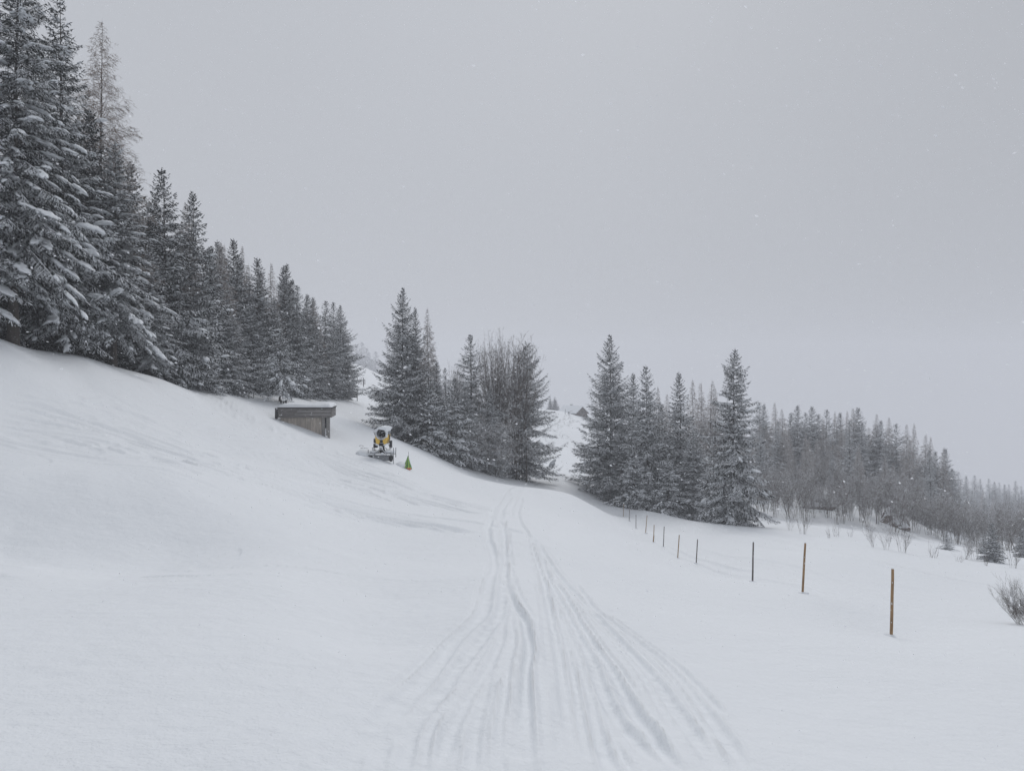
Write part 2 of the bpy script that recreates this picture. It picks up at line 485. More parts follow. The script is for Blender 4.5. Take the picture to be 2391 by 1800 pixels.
_dd = np.exp(np.linspace(math.log(3.0), math.log(420), 700))
def ground_px(px, py):
    """where the ray through a photo pixel first meets the slope"""
    xs = (px - CX) / FPX * _dd; zs = -(py - CY) / FPX * _dd
    g = ground_base(xs, _dd)
    k = np.nonzero(zs <= g)[0]
    i = k[0] if len(k) else len(_dd) - 1
    return np.array([xs[i], _dd[i]])
def poly_px(pts, ox=0.0, oy=0.0, sc=1.0):
    return np.array([ground_px(ox + x / sc, oy + y / sc) for x, y in pts])

c5 = dict(ox=700, oy=1100, sc=2.212)
c6 = dict(ox=0, oy=900, sc=2.458)
_tr = random.Random(77)
TRACKS = []   # polyline, half width, depth, roughness
def T(pts, hw, dep, rough, c):
    pl = poly_px(pts, **c)
    near = c is c5
    TRACKS.append((pl, hw * (.5 if near else .8), dep * (.85 if near else .95), rough if near else 0))
    for q in range(4 if near else 9):
        off = (_tr.uniform(.06, .17) if near else _tr.uniform(.5, 3.2)) * _tr.choice((-1, 1))
        t_ = np.gradient(pl, axis=0); t_ /= np.hypot(t_[:, 0], t_[:, 1])[:, None] + 1e-9
        n2 = np.stack([-t_[:, 1], t_[:, 0]], 1)
        a, b = sorted((_tr.randint(0, max(0, len(pl) // 2 - 1)), _tr.randint(len(pl) // 2 + 1, len(pl))))
        if b - a >= 2:
            TRACKS.append((pl[a:b] + n2[a:b] * off, _tr.uniform(.03, .05) * (1 if near else 5), _tr.uniform(.018, .035) * (1 if near else 2.0), rough * .7 if near else 0))
T([(200, 1590), (520, 1200), (720, 960), (800, 850), (950, 740), (960, 640), (1000, 520), (1010, 450), (960, 330), (985, 250)], .20, .085, 1, c5)
T([(300, 1560), (640, 1230), (820, 980), (960, 820), (1040, 740), (1050, 560), (1060, 400), (1050, 290), (1030, 250)], .17, .10, 2, c5)
T([(520, 1590), (610, 1250), (800, 1100), (960, 900), (1040, 760)], .10, .05, 1, c5)
T([(700, 1560), (860, 1150), (1010, 950), (1050, 800), (1060, 700)], .11, .07, .5, c5)
T([(735, 1480), (780, 1200), (900, 1000), (980, 860)], .07, .04, .5, c5)
T([(880, 1600), (940, 1150), (1030, 880), (1080, 680), (1070, 600)], .09, .06, 1.2, c5)
T([(1185, 1620), (1165, 1300), (1165, 1050), (1190, 880), (1160, 760), (1090, 650), (1060, 540), (1070, 420), (1050, 330), (1065, 250)], .10, .10, .3, c5)
T([(1010, 1500), (1045, 1200), (1080, 1000)], .06, .03, .5, c5)
T([(1420, 1600), (1400, 1350), (1370, 1150), (1340, 950), (1300, 760), (1270, 620), (1240, 500), (1200, 380), (1150, 280)], .12, .09, .5, c5)
T([(1510, 1600), (1440, 1200), (1400, 960), (1360, 820), (1330, 700), (1280, 540), (1240, 430), (1190, 330)], .09, .08, 1, c5)
T([(1620, 1600), (1530, 1280), (1460, 1000), (1390, 830), (1340, 720)], .11, .07, .6, c5)
T([(1920, 1600), (1740, 1380), (1600, 1210), (1530, 1020), (1470, 880), (1400, 760), (1310, 600), (1250, 430)], .14, .10, 1.5, c5)
T([(1960, 1560), (1800, 1330), (1700, 1180), (1620, 1020), (1520, 880), (1400, 690), (1310, 560)], .12, .09, 1.2, c5)
T([(2220, 1600), (2080, 1400), (1950, 1220), (1830, 1050), (1700, 910), (1560, 770), (1430, 640), (1330, 520), (1230, 370)], .16, .09, 2, c5)
T([(2300, 1540), (2120, 1250), (1960, 1050), (1830, 930), (1640, 790), (1500, 700), (1420, 570)], .13, .06, 1.5, c5)
T([(1700, 1560), (1600, 1290), (1560, 1180), (1500, 1050)], .07, .04, .5, c5)
T([(965, 330), (1000, 190), (1040, 130), (1110, 80), (1200, 40)], .22, .10, 1, c5)
T([(1030, 260), (1060, 150), (1140, 90), (1240, 30)], .22, .10, 1, c5)
T([(1100, 250), (1090, 180), (1120, 120), (1180, 80)], .2, .08, 1, c5)
T([(1000, 260), (1025, 170), (1090, 105)], .15, .07, 1, c5)
T([(1150, 300), (1120, 200), (1150, 130)], .18, .08, 1, c5)
T([(0, 95), (300, 150), (600, 240), (900, 345), (1200, 420), (1500, 480), (1800, 540), (2212, 600), (2500, 665), (2750, 740)], .38, .13, .5, c6)
T([(0, 130), (300, 180), (600, 260), (900, 370), (1200, 460), (1500, 545), (1800, 640), (2212, 750), (2450, 800), (2700, 860)], .42, .15, .5, c6)
T([(0, 180), (400, 250), (800, 330), (1100, 440), (1300, 520), (1600, 590), (1900, 690), (2200, 770), (2450, 830)], .40, .12, .7, c6)
T([(550, 20), (750, 120), (1000, 210), (1250, 260), (1600, 310), (1900, 430), (2212, 560), (2500, 625), (2750, 690)], .38, .12, .5, c6)
T([(930, 0), (1100, 90), (1400, 220), (1700, 330), (2000, 460), (2212, 540), (2450, 620)], .32, .12, .3, c6)
T([(1040, 30), (1250, 140), (1500, 210), (1750, 330), (2000, 430)], .32, .12, .4, c6)
T([(1230, 60), (1400, 180), (1650, 290), (1900, 400), (2150, 490), (2400, 560)], .35, .12, .4, c6)
T([(300, 60), (700, 140), (1000, 260), (1400, 400), (1800, 500), (2100, 560)], .35, .10, .4, c6)
T([(60, 40), (400, 100), (800, 210), (1200, 330), (1500, 430)], .30, .08, .4, c6)
T([(1900, 520), (2200, 600), (2400, 690)], .35, .10, .4, c6)
T([(0, 270), (300, 360), (600, 420), (1000, 410)], .5, .06, .5, c6)
T([(600, 400), (900, 440), (1300, 540), (1700, 650), (2100, 750)], .35, .08, .8, c6)
# right-hand slope, faint groomer lines
cr = dict(ox=0, oy=0, sc=1)
T([(1400, 1130), (1560, 1185), (1760, 1215), (2000, 1270), (2391, 1330)], .4, .03, .5, cr)
T([(1300, 1140), (1480, 1200), (1700, 1250), (2000, 1310), (2391, 1380)], .4, .025, .6, cr)
T([(1250, 1150), (1400, 1210), (1560, 1270), (1800, 1330), (2100, 1420)], .4, .02, .6, cr)
LIPS = []     # one-sided wind lips: near side raised, far side drops
def Lp(pts, h, w, c):
    LIPS.append((poly_px(pts, **c), h * .75, w))
Lp([(0, 1075), (200, 1095), (350, 1085), (590, 1090)], .05, .5, c6)
Lp([(0, 1140), (140, 1140), (230, 1130), (300, 1085), (420, 1092)], .08, .6, c6)
Lp([(-200, 1240), (0, 1220), (180, 1195), (330, 1160), (410, 1155), (450, 1120), (600, 1105), (700, 1100), (740, 1115), (845, 1100), (860, 1075),
    (1000, 1065), (1070, 1070), (1100, 1040), (1180, 1045), (1260, 1055), (1350, 1040), (1450, 1035), (1480, 1010), (1700, 990), (1880, 965), (2000, 920), (2180, 850)], .09, .8, c6)
Lp([(0, 990), (500, 985), (900, 965), (1400, 985)], .04, 1.0, c6)
Lp([(-200, 540), (0, 530), (400, 552), (800, 525), (1150, 510), (1300, 520), (1500, 570)], .10, 1.6, c6)
Lp([(1480, 1258), (1600, 1240), (1720, 1262)], .05, .8, dict(ox=700, oy=700, sc=1.0))
Lp([(1130, 1205), (1220, 1205), (1290, 1195)], .12, 1.4, cr)
Lp([(1290, 1270), (1360, 1285), (1420, 1268)], .07, 1.0, cr)
Lp([(1340, 1268), (1430, 1292), (1500, 1302)], .05, 1.0, cr)

def dist_poly(x, y, pl):
    best = np.full(len(x), 1e9); sgn = np.zeros(len(x)); al = np.zeros(len(x))
    acc = 0.0
    ends = np.ones(len(x))
    tot = np.sum(np.hypot(*(pl[1:] - pl[:-1]).T))
    for i in range(len(pl) - 1):
        a = pl[i]; b = pl[i + 1]
        e = b - a; L = math.hypot(*e)
        if L < 1e-6: continue
        t = np.clip(((x - a[0]) * e[0] + (y - a[1]) * e[1]) / (L * L), 0, 1)
        dx = x - a[0] - t * e[0]; dy = y - a[1] - t * e[1]
        d = np.hypot(dx, dy)
        k = d < best
        best = np.where(k, d, best)
        sgn = np.where(k, np.sign(e[0] * dy - e[1] * dx), sgn)
        al = np.where(k, acc + t * L, al)
        acc += L
    fade = np.clip(np.minimum(al, tot - al) / (0.06 * tot + 0.2), 0, 1)
    return best, sgn, al, fade

def smooth_poly(pl, it=2):
    for _ in range(it):
        q = [pl[0]]
        for i in range(len(pl) - 1):
            q.append(pl[i] * .75 + pl[i + 1] * .25); q.append(pl[i] * .25 + pl[i + 1] * .75)
        q.append(pl[-1]); pl = np.array(q)
    return pl

def ground_detail(x, y):
    """relief laid over the base slope"""
    dist = np.hypot(x, y)
    z = 0.16 * fbm(x / 14, y / 14, 3) * np.clip(dist / 30, .15, 2.0)
    z = z + 0.03 * fbm(x / 1.9 + 40, y / 1.9, 3)
    z = z + np.where(dist > 90, 0.8 * fbm(x / 45 + 9, y / 45, 3) * np.clip((dist - 90) / 100, 0, 1), 0)
    near = dist < 140
    xi, yi = x[near], y[near]
    wx = xi + 0.025 * fbm(xi * 1.3, yi * 1.3 + 9, 3)
    wy = yi
    acc = np.zeros(len(xi)); gmin = np.zeros(len(xi)); rmax = np.zeros(len(xi))
    for pl, hw, dep, rough in TRACKS:
        pl = smooth_poly(pl)
        lo = pl.min(0) - 2.5; hi = pl.max(0) + 2.5
        k = np.nonzero((xi > lo[0]) & (xi < hi[0]) & (yi > lo[1]) & (yi < hi[1]))[0]
        if not len(k): continue
        d, sg, al, fade = dist_poly(wx[k], wy[k], pl)
        w = hw * (1 + (0.2 if rough else .05) * fbm(al * .8, al * 0 + hw * 99, 2))
        u = d / w
        jag = rough * 0.22 * fbm(xi[k] * 9, yi[k] * 9, 3)
        groove = -dep * np.exp(-(u ** 4)) * (1 + jag)
        rim = dep * 0.55 * np.exp(-((u - 1.45) / .38) ** 2) * (0.8 + 0.5 * sg * np.sign(hw * 1000 % 2 - 1) + jag * 1.6)
        gmin[k] = np.minimum(gmin[k], groove * fade); rmax[k] = np.maximum(rmax[k], rim * fade)
    acc += gmin + rmax * np.clip(1 + gmin / .03, 0, 1)
    for pl, h, w in LIPS:
        pl = smooth_poly(pl, 1)
        lo = pl.min(0) - 4; hi = pl.max(0) + 4
        k = np.nonzero((xi > lo[0]) & (xi < hi[0]) & (yi > lo[1]) & (yi < hi[1]))[0]
        if not len(k): continue
        d, sg, al, fade = dist_poly(wx[k], wy[k], pl)
        near_side = sg < 0
        acc[k] += np.where(near_side, h * .5 * np.exp(-(d / (.28 + w * .12))), h * (1 - .5 * np.exp(-(d / (.28 + w * .12)))) * np.exp(-d / (w * 2.2))) * fade
    # churned footprints on the left slope and clods in the piste
    fp = ground_px(155, 1040)
    m_ = np.exp(-(((xi - fp[0]) / 4.5) ** 2 + ((yi - fp[1]) / 1.6) ** 2))
    acc += m_ * 0.10 * fbm(xi * 1.5, yi * 1.5, 3)
    # fresh lumps and wind crust close by, crumbs thrown up beside the tracks
    dn = np.hypot(xi, yi)
    acc += 0.016 * np.clip(1.4 - dn / 28, 0, 1) * fbm(xi / .55 + 3, yi / .8, 3)
    crumbs = np.maximum(vnoise(xi * 6.5 + 11, yi * 5.0) - .30, 0) * np.clip(1 - dn / 26, 0, 1)
    acc += .16 * crumbs * np.clip(1 - np.abs(xi - .12 * yi * 0) / (1.6 + .22 * yi), 0, 1) * (vnoise(xi * .8, yi * .5) > -.05)
    cl = np.clip(1 - np.abs(xi - 1.0 - yi * .0) / (3.5 + yi * .05), 0, 1) * np.clip((yi - 6) / 20, 0.25, 1)
    acc += cl * 0.05 * np.maximum(fbm(xi * 2.2, yi * 1.6, 3), -.1)
    z[near] += acc
    return z

def ground(x, y):
    x = np.atleast_1d(np.asarray(x, float)); y = np.atleast_1d(np.asarray(y, float))
    return ground_base(x, y) + ground_detail(x, y)
def gz(x, y):
    return float(ground([x], [y])[0])

front = np.linspace(-40, 40, 800)
ang = np.radians(np.concatenate([np.linspace(-180, -90, 14)[:-1], np.linspace(-90, -40, 50)[:-1], front, np.linspace(40, 90, 50)[1:], np.linspace(90, 180, 14)[1:-1]]))
rad = np.concatenate([np.exp(np.linspace(math.log(.5), math.log(8), 12))[:-1], np.exp(np.linspace(math.log(8), math.log(62), 430))[:-1], np.exp(np.linspace(math.log(62), math.log(1000), 180))])
GA, GR = np.meshgrid(ang, rad)
gx = (GR * np.sin(GA)).ravel(); gy = (GR * np.cos(GA) - Y0).ravel()
gzv = ground(gx, gy)
nc, nr = len(ang), len(rad)
V = np.stack([gx, gy, gzv], 1)
i0 = (np.arange(nr - 1)[:, None] * nc + np.arange(nc)[None, :]).ravel()
i1 = (np.arange(nr - 1)[:, None] * nc + (np.arange(nc)[None, :] + 1) % nc).ravel()
F = np.stack([i0, i1, i1 + nc, i0 + nc], 1)[:, ::-1]
gm = nmesh("snow_ground", V, F, M['ground'], smooth=True)
obj("snow_ground", gm, kind="structure")
ZMIN = float(gzv.min())

# ------------------------------------------------------------------ tree generators
def fronds(Pb, D, L, W, N):
    """slender diamond sprays: base, direction, length, width, face normal"""
    D = D / (np.linalg.norm(D, axis=1, keepdims=True) + 1e-9)
    S = np.cross(D, N); S /= (np.linalg.norm(S, axis=1, keepdims=True) + 1e-9)
    a = Pb
    b = Pb + D * (L * .45)[:, None] + S * (W * .5)[:, None]
    c = Pb + D * L[:, None]
    d = Pb + D * (L * .45)[:, None] - S * (W * .5)[:, None]
    return np.stack([a, b, c, d], 1).reshape(-1, 3)

def quads(n):
    return np.arange(n * 4, dtype=np.int32).reshape(-1, 4)

_bmi = bmesh.new(); bmesh.ops.create_icosphere(_bmi, subdivisions=1, radius=1)
ICO1_V = np.array([v.co[:] for v in _bmi.verts]); ICO1_F = np.array([[v.index for v in f.verts] for f in _bmi.faces]); _bmi.free()
_bmi = bmesh.new(); bmesh.ops.create_icosphere(_bmi, subdivisions=2, radius=1)
ICO2_V = np.array([v.co[:] for v in _bmi.verts]); ICO2_F = np.array([[v.index for v in f.verts] for f in _bmi.faces]); _bmi.free()

def pillows(cs_, rs_, dirs, g, fine):
    """lumps of snow lying on boughs; cs centres, rs (n,3) radii, dirs horizontal heading + dip"""
    IV, IF = (ICO2_V, ICO2_F) if fine else (ICO1_V, ICO1_F)
    Vs, Fs = [], []
    b = 0
    for c, r, d in zip(cs_, rs_, dirs):
        e1 = d / np.linalg.norm(d)
        e2 = np.cross([0, 0, 1], e1); e2 /= np.linalg.norm(e2) + 1e-9
        e3 = np.cross(e1, e2)
        ph = g.random(5) * 6.28
        k = 1 + .22 * (np.sin(2.6 * IV[:, 0] * 1.3 + ph[0]) + .7 * np.sin(3.3 * IV[:, 1] + ph[1]) + .5 * np.sin(5.3 * IV[:, 0] + 3 * IV[:, 1] + ph[2]))
        v = IV * k[:, None]
        v = np.where(v[:, 2:3] < -0.25, np.concatenate([v[:, :2] * .9, np.full((len(v), 1), -.25) + .25 * (v[:, 2:3] + .25)], 1), v)
        v = v * r
        v = v[:, 0:1] * e1 + v[:, 1:2] * e2 + v[:, 2:3] * e3 + c
        # sag along the bough
        Vs.append(v); Fs.append(IF + b); b += len(v)
    if not Vs:
        return np.zeros((0, 3)), np.zeros((0, 3), int)
    return np.concatenate(Vs), np.concatenate(Fs)

def clump_mesh(seed, nr_=5, ns_=20):
    g = np.random.default_rng(seed)
    th = np.arange(ns_) * 2 * math.pi / ns_
    ph = g.random(6) * 6.28
    edge = 1 + .16 * np.sin(2 * th + ph[0]) + .16 * np.sin(3 * th + ph[1]) + .15 * np.sin(5 * th + ph[2]) + .13 * g.normal(size=ns_)
    V_ = [(0, 0, 1 + .1 * g.normal())]
    for r in range(1, nr_ + 1):
        u = r / nr_
        z = (1 - u ** 2.2) + .18 * np.sin(3 * th * 1.0 + ph[3] + 2 * u) * u + .12 * g.normal(size=ns_)
        if r == nr_:
            z = -.25 - .55 * g.random(ns_) ** 1.5
        ee = 1 + (edge - 1) * u
        for k in range(ns_):
            V_.append((math.cos(th[k]) * u * ee[k], math.sin(th[k]) * u * ee[k], z[k]))
    V_.append((0, 0, -.15))
    F_ = []
    for k in range(ns_):
        F_.append((0, 1 + k, 1 + (k + 1) % ns_))
        for r in range(nr_ - 1):
            a = 1 + r * ns_ + k; b = 1 + r * ns_ + (k + 1) % ns_
            F_.append((a, a + ns_, b + ns_)); F_.append((a, b + ns_, b))
        F_.append((1 + (nr_ - 1) * ns_ + (k + 1) % ns_, 1 + (nr_ - 1) * ns_ + k, len(V_) - 1))
    return np.array(V_), np.array(F_)
CLUMP_ARR = [clump_mesh(500 + i) for i in range(14)]
CLUMP_LOW = [clump_mesh(600 + i, 3, 11) for i in range(14)]
CLUMPS = [nmesh("snow_clump", v, f, M['snow'], smooth=True) for v, f in CLUMP_ARR]

def pillows(cs_, rs_, dirs, g, fine):
    Vs, Fs = [], []; b = 0
    for c, r, d in zip(cs_, rs_, dirs):
        IV, IF = CLUMP_LOW[g.integers(0, 14)]
        e1 = d / np.linalg.norm(d)
        e2 = np.cross([0, 0, 1], e1); e2 /= np.linalg.norm(e2) + 1e-9
        e3 = np.cross(e1, e2)
        v = IV * r
        v = v[:, 0:1] * e1 + v[:, 1:2] * e2 + v[:, 2:3] * e3 + c
        Vs.append(v); Fs.append(IF + b); b += len(v)
    if not Vs:
        return np.zeros((0, 3)), np.zeros((0, 3), int)
    return np.concatenate(Vs), np.concatenate(Fs)

def tubes_np(segs, n=3):
    """segs: (p0,p1,r0,r1) arrays -> open prisms"""
    p0, p1, r0, r1 = segs
    t = p1 - p0; t = t / (np.linalg.norm(t, axis=1, keepdims=True) + 1e-9)
    a = np.where(np.abs(t[:, 2:3]) < .9, np.array([[0, 0, 1.]]), np.array([[1., 0, 0]]))
    u = np.cross(t, a); u /= np.linalg.norm(u, axis=1, keepdims=True) + 1e-9
    w = np.cross(t, u)
    rings = []
    for k in range(n):
        an = 2 * math.pi * k / n
        o = u * math.cos(an) + w * math.sin(an)
        rings.append(p0 + o * r0[:, None])
    for k in range(n):
        an = 2 * math.pi * k / n
        o = u * math.cos(an) + w * math.sin(an)
        rings.append(p1 + o * r1[:, None])
    Vv = np.stack(rings, 1).reshape(-1, 3)
    base = np.arange(len(p0))[:, None] * 2 * n
    fs = []
    for k in range(n):
        k2 = (k + 1) % n
        fs.append(np.concatenate([base + k, base + k2, base + n + k2, base + n + k], 1))
    return Vv, np.concatenate(fs)

def trunk_mesh(name, h, r0, mat, g, n=9, bend=.15, top=1.0):
    pts = []; rr = []
    ph = g.random(2) * 6
    for i in range(9):
        t = i / 8
        pts.append((bend * math.sin(t * 3 + ph[0]) * t, bend * math.cos(t * 2.5 + ph[1]) * t, -0.6 + t * (h * top + .6)))
        rr.append(max(r0 * (1 - t) ** 1.1, 0.008) * (1.25 if i == 0 else 1))
    mb = MB().tube(pts, rr, n)
    m = bpy.data.meshes.new(name); m.from_pydata(mb.v, [], mb.f); m.materials.append(mat)
    for p in m.polygons: p.use_smooth = True
    return m

def make_spruce(seed, h=20., Rm=3.2, cb=0.04, spacing=.42, nb=7, K=5, tw=.17, droop=.35, upturn=.22, fw=.06, pil=.6, fine=False,
                prof=.8, irregular=.15, mat='needle', toplift=40, reach=1.0):
    g = np.random.default_rng(seed)
    fr = []; pc, pr, pd = [], [], []
    segs = [[], [], [], []]
    zz = h * cb
    while zz < h * .985:
        t = zz / h
        rel = (1 - t) / (1 - cb)
        Lw = Rm * (rel ** prof) * (1 + irregular * .6 * math.sin(zz * 1.7 + seed) * g.random())
        if t < cb + .08: Lw *= .8
        nbw = max(4, int(round(nb * (.6 + .5 * rel))))
        a0 = g.random() * 6.28
        for b in range(nbw):
            if t > .2 and g.random() < irregular * .5: continue
            az = a0 + b * 6.283 / nbw + g.normal() * .22
            L = Lw * (1 + irregular * g.normal()) * reach
            L = max(L, .12)
            e0 = math.radians(toplift * (1 - rel) ** 1.3 - 6 * rel + g.normal() * 5)
            dr = droop * (rel ** .7) * (1 + .3 * g.normal())
            up = upturn * rel ** .5 * (1 + .3 * g.normal())
            hd = np.array([math.cos(az), math.sin(az), 0.])
            sd = np.array([-math.sin(az), math.cos(az), 0.])
            z0 = zz + g.normal() * .08
            def pos(s):
                s = np.atleast_1d(s)
                zc = z0 + L * (math.tan(e0) * s - dr * s ** 1.6 + up * s ** 3)
                return hd[None] * (L * s)[:, None] + np.array([0, 0, 1.])[None] * zc[:, None]
            def tan_(s):
                s = np.atleast_1d(s)
                return (pos(s + .02) - pos(s - .02)) / (.04 * L)
            ns = np.linspace(0, 1, 4)
            pp = pos(ns)
            rb = .012 + .008 * L
            for q in range(3):
                segs[0].append(pp[q]); segs[1].append(pp[q + 1]); segs[2].append(rb * (1 - ns[q] * .8)); segs[3].append(rb * (1 - ns[q + 1] * .8))
            # leader spray
            nt_ = max(3, int(L / tw))
            s = (np.arange(nt_) + g.random(nt_)) / nt_
            s = .08 + .92 * s
            s = np.repeat(s, 2); side = np.tile([1., -1.], nt_)
            p = pos(s); tn = tan_(s)
            tl = (.07 + (.10 if L > 1 else .02) + .27 * L * (1 - s) ** .7 * np.minimum(1, s * 3 + .25)) * (.7 + .6 * g.random(len(s)))
            tl = np.minimum(tl, 1.0)
            alpha = np.radians(48 + 18 * g.random(len(s)))
            sag = .30 + .55 * g.random(len(s))
            D = tn * np.cos(alpha)[:, None] + sd[None] * (side * np.sin(alpha))[:, None] - np.array([0, 0, 1.])[None] * sag[:, None]
            D /= np.linalg.norm(D, axis=1, keepdims=True)
            up_v = np.array([0, 0, 1.])
            N0 = up_v[None] + g.normal(size=(len(s), 3)) * .55
            fr.append((p, D, tl, np.full(len(s), fw) * (.8 + .5 * g.random(len(s))), N0))
            # side sprays along each twig
            for k in range(K):
                u = (k + g.random(len(s))) / K
                pb = p + D * (tl * u)[:, None]
                sgn = 1 if k % 2 else -1
                S = np.cross(D, up_v[None]); S /= np.linalg.norm(S, axis=1, keepdims=True) + 1e-9
                D2 = D * .75 + S * sgn * (.5 + .35 * g.random(len(s)))[:, None] - up_v[None] * (.15 + .45 * g.random(len(s)))[:, None]
                l2 = tl * (.44 - .18 * u) * (.7 + .6 * g.random(len(s))) + .03
                fr.append((pb, D2, l2, np.full(len(s), fw) * (.6 + .5 * g.random(len(s))), up_v[None] + g.normal(size=(len(s), 3)) * .7))
            # tip
            kt = 4
            st_ = np.linspace(.75, 1.0, kt)
            fr.append((pos(st_), tan_(st_) + g.normal(size=(kt, 3)) * .12, np.full(kt, .16 + .05 * L), np.full(kt, fw * 1.3), up_v[None] + g.normal(size=(kt, 3)) * .4))
            # snow pillows
            if g.random() < pil * min(1, .35 + rel):
                for q in range(g.integers(1, 9 if fine else 4)):
                    sq = .30 + .68 * g.random()
                    c = pos([sq])[0]; tt = tan_([sq])[0]
                    ln = (.08 + .095 * L) * (.30 + 1.15 * g.random() ** 2)
                    pc.append(c + np.array([0, 0, .01 + .03 * g.random()]) + sd * g.normal() * .12 * L * (1.1 - sq)); pd.append(tt + np.array([0, 0, -.10]) + sd * g.normal() * .45)
                    pr.append(np.array([ln, ln * (.38 + .30 * g.random()), ln * (.18 + .14 * g.random())]))
        zz += spacing * (.8 + .4 * g.random()) * (.62 + .38 * rel)
    # top leader
    kt = 22
    zt = h * (.93 + .07 * g.random(kt))
    aa = g.random(kt) * 6.28
    D = np.stack([np.cos(aa) * .8, np.sin(aa) * .8, np.full(kt, .9)], 1)
    fr.append((np.stack([0 * zt, 0 * zt, zt], 1), D, .06 + .18 * (1 - (zt / h - .93) / .07), np.full(kt, fw), D[:, [1, 2, 0]]))
    Pb = np.concatenate([f[0] for f in fr]); Dd = np.concatenate([f[1] for f in fr]); Ll = np.concatenate([f[2] for f in fr])
    Ww = np.concatenate([f[3] for f in fr]); Nn = np.concatenate([np.broadcast_to(f[4], f[0].shape) for f in fr])
    V1 = fronds(Pb, Dd, Ll, Ww, Nn)
    F1 = quads(len(Pb))
    V2, F2 = tubes_np([np.array(a) for a in segs], 3)
    crown = nmesh("spruce_crown", np.concatenate([V1, V2]), np.concatenate([F1, F2 + len(V1)]), M[mat])
    single = []
    if fine and len(pc) > 200:
        order = np.argsort([-r[0] for r in pr])
        for i in order[:240]:
            e1 = Vector(pd[i]).normalized(); e2 = Vector((0, 0, 1)).cross(e1).normalized(); e3 = e1.cross(e2)
            mt = Matrix((e1, e2, e3)).transposed().to_4x4()
            mt = Matrix.Translation(Vector(pc[i])) @ mt @ Matrix.Diagonal((*pr[i], 1))
            single.append((int(g.integers(0, 14)), mt))
        rest = order[240:]
        pc = [pc[i] for i in rest]; pr = [pr[i] for i in rest]; pd = [pd[i] for i in rest]
    pv, pf = pillows(pc, pr, pd, g, fine)
    load = nmesh("snow_load", pv, pf, M['snow'], smooth=True) if len(pv) else None
    tr = trunk_mesh("spruce_trunk", h, .012 * h + .03, M['bark'], g)
    return dict(trunk=tr, crown=crown, snow_load=load, h=h, single=single)

def make_larch(seed, h=20., Rm=2.6, cb=.15, spacing=.42, nb=5, tw=.13, tl=.55, mat='larch', rt=.006, prof=.75, keep=1.0):
    g = np.random.default_rng(seed)
    segs = [[], [], [], []]
    fr = []
    zz = h * cb
    upv = np.array([0, 0, 1.])
    while zz < h * .98:
        rel = (1 - zz / h) / (1 - cb)
        Lw = Rm * rel ** prof * min(1, .55 + (1 - rel) * 3)
        a0 = g.random() * 6.28
        n = max(3, int(nb * (.7 + .4 * rel)))
        for b in range(n):
            if g.random() > keep: continue
            az = a0 + b * 6.283 / n + g.normal() * .35
            L = max(.1, Lw * (.6 + .5 * g.random()))
            hd = np.array([math.cos(az), math.sin(az), 0.]); sd = np.array([-hd[1], hd[0], 0])
            e0 = math.radians(25 * (1 - rel) - 14 * rel + g.normal() * 6)
            up = .30 * (.6 + .6 * g.random())
            def pos(s):
                s = np.atleast_1d(s)
                z = zz + L * (math.tan(e0) * s + up * s ** 2.4)
                return hd[None] * (L * s)[:, None] + upv[None] * z[:, None]
            ns = np.linspace(0, 1, 6); pp = pos(ns); rb = .010 + .010 * L
            for q in range(5):
                segs[0].append(pp[q]); segs[1].append(pp[q + 1]); segs[2].append(rb * (1 - ns[q] * .8)); segs[3].append(rb * (1 - ns[q + 1] * .8))
            m = max(5, int(L / tw))
            s = np.sort(.12 + .88 * g.random(m))
            p = pos(s)
            sg = np.where(g.random(m) < .5, 1., -1.)
            D = hd[None] * (.5 + .3 * g.random(m))[:, None] + sd[None] * (sg * (.2 + .7 * g.random(m)))[:, None] + upv[None] * (-.75 + .75 * g.random(m))[:, None]
            ll = tl * (.5 + .8 * g.random(m)) * min(1, .08 + L / 1.7)
            Nn = g.normal(size=(m, 3))
            fr.append((p, D, ll, np.full(m, rt * 2.6), Nn))
            for k in range(5):
                u = .15 + .8 * g.random(m)
                Dn = D / np.linalg.norm(D, axis=1, keepdims=True)
                fr.append((p + Dn * (ll * u)[:, None], D + g.normal(size=(m, 3)) * .5, ll * .38 * (.5 + g.random(m)), np.full(m, rt * 2.0), g.normal(size=(m, 3))))
        zz += spacing * (.7 + .5 * g.random()) * (.5 + .5 * rel)
    Pb = np.concatenate([f[0] for f in fr]); Dd = np.concatenate([f[1] for f in fr]); Ll = np.concatenate([f[2] for f in fr]); Ww = np.concatenate([f[3] for f in fr]); Nn = np.concatenate([f[4] for f in fr])
    V1 = fronds(Pb, Dd, Ll, Ww, Nn); F1 = quads(len(Pb))
    V2, F2 = tubes_np([np.array(a) for a in segs], 3)
    crown = nmesh("larch_crown", np.concatenate([V1, V2]), np.concatenate([F1, F2 + len(V1)]), M[mat])
    return dict(trunk=trunk_mesh("larch_trunk", h, .010 * h + .03, M['bark_grey'], g), crown=crown, h=h)

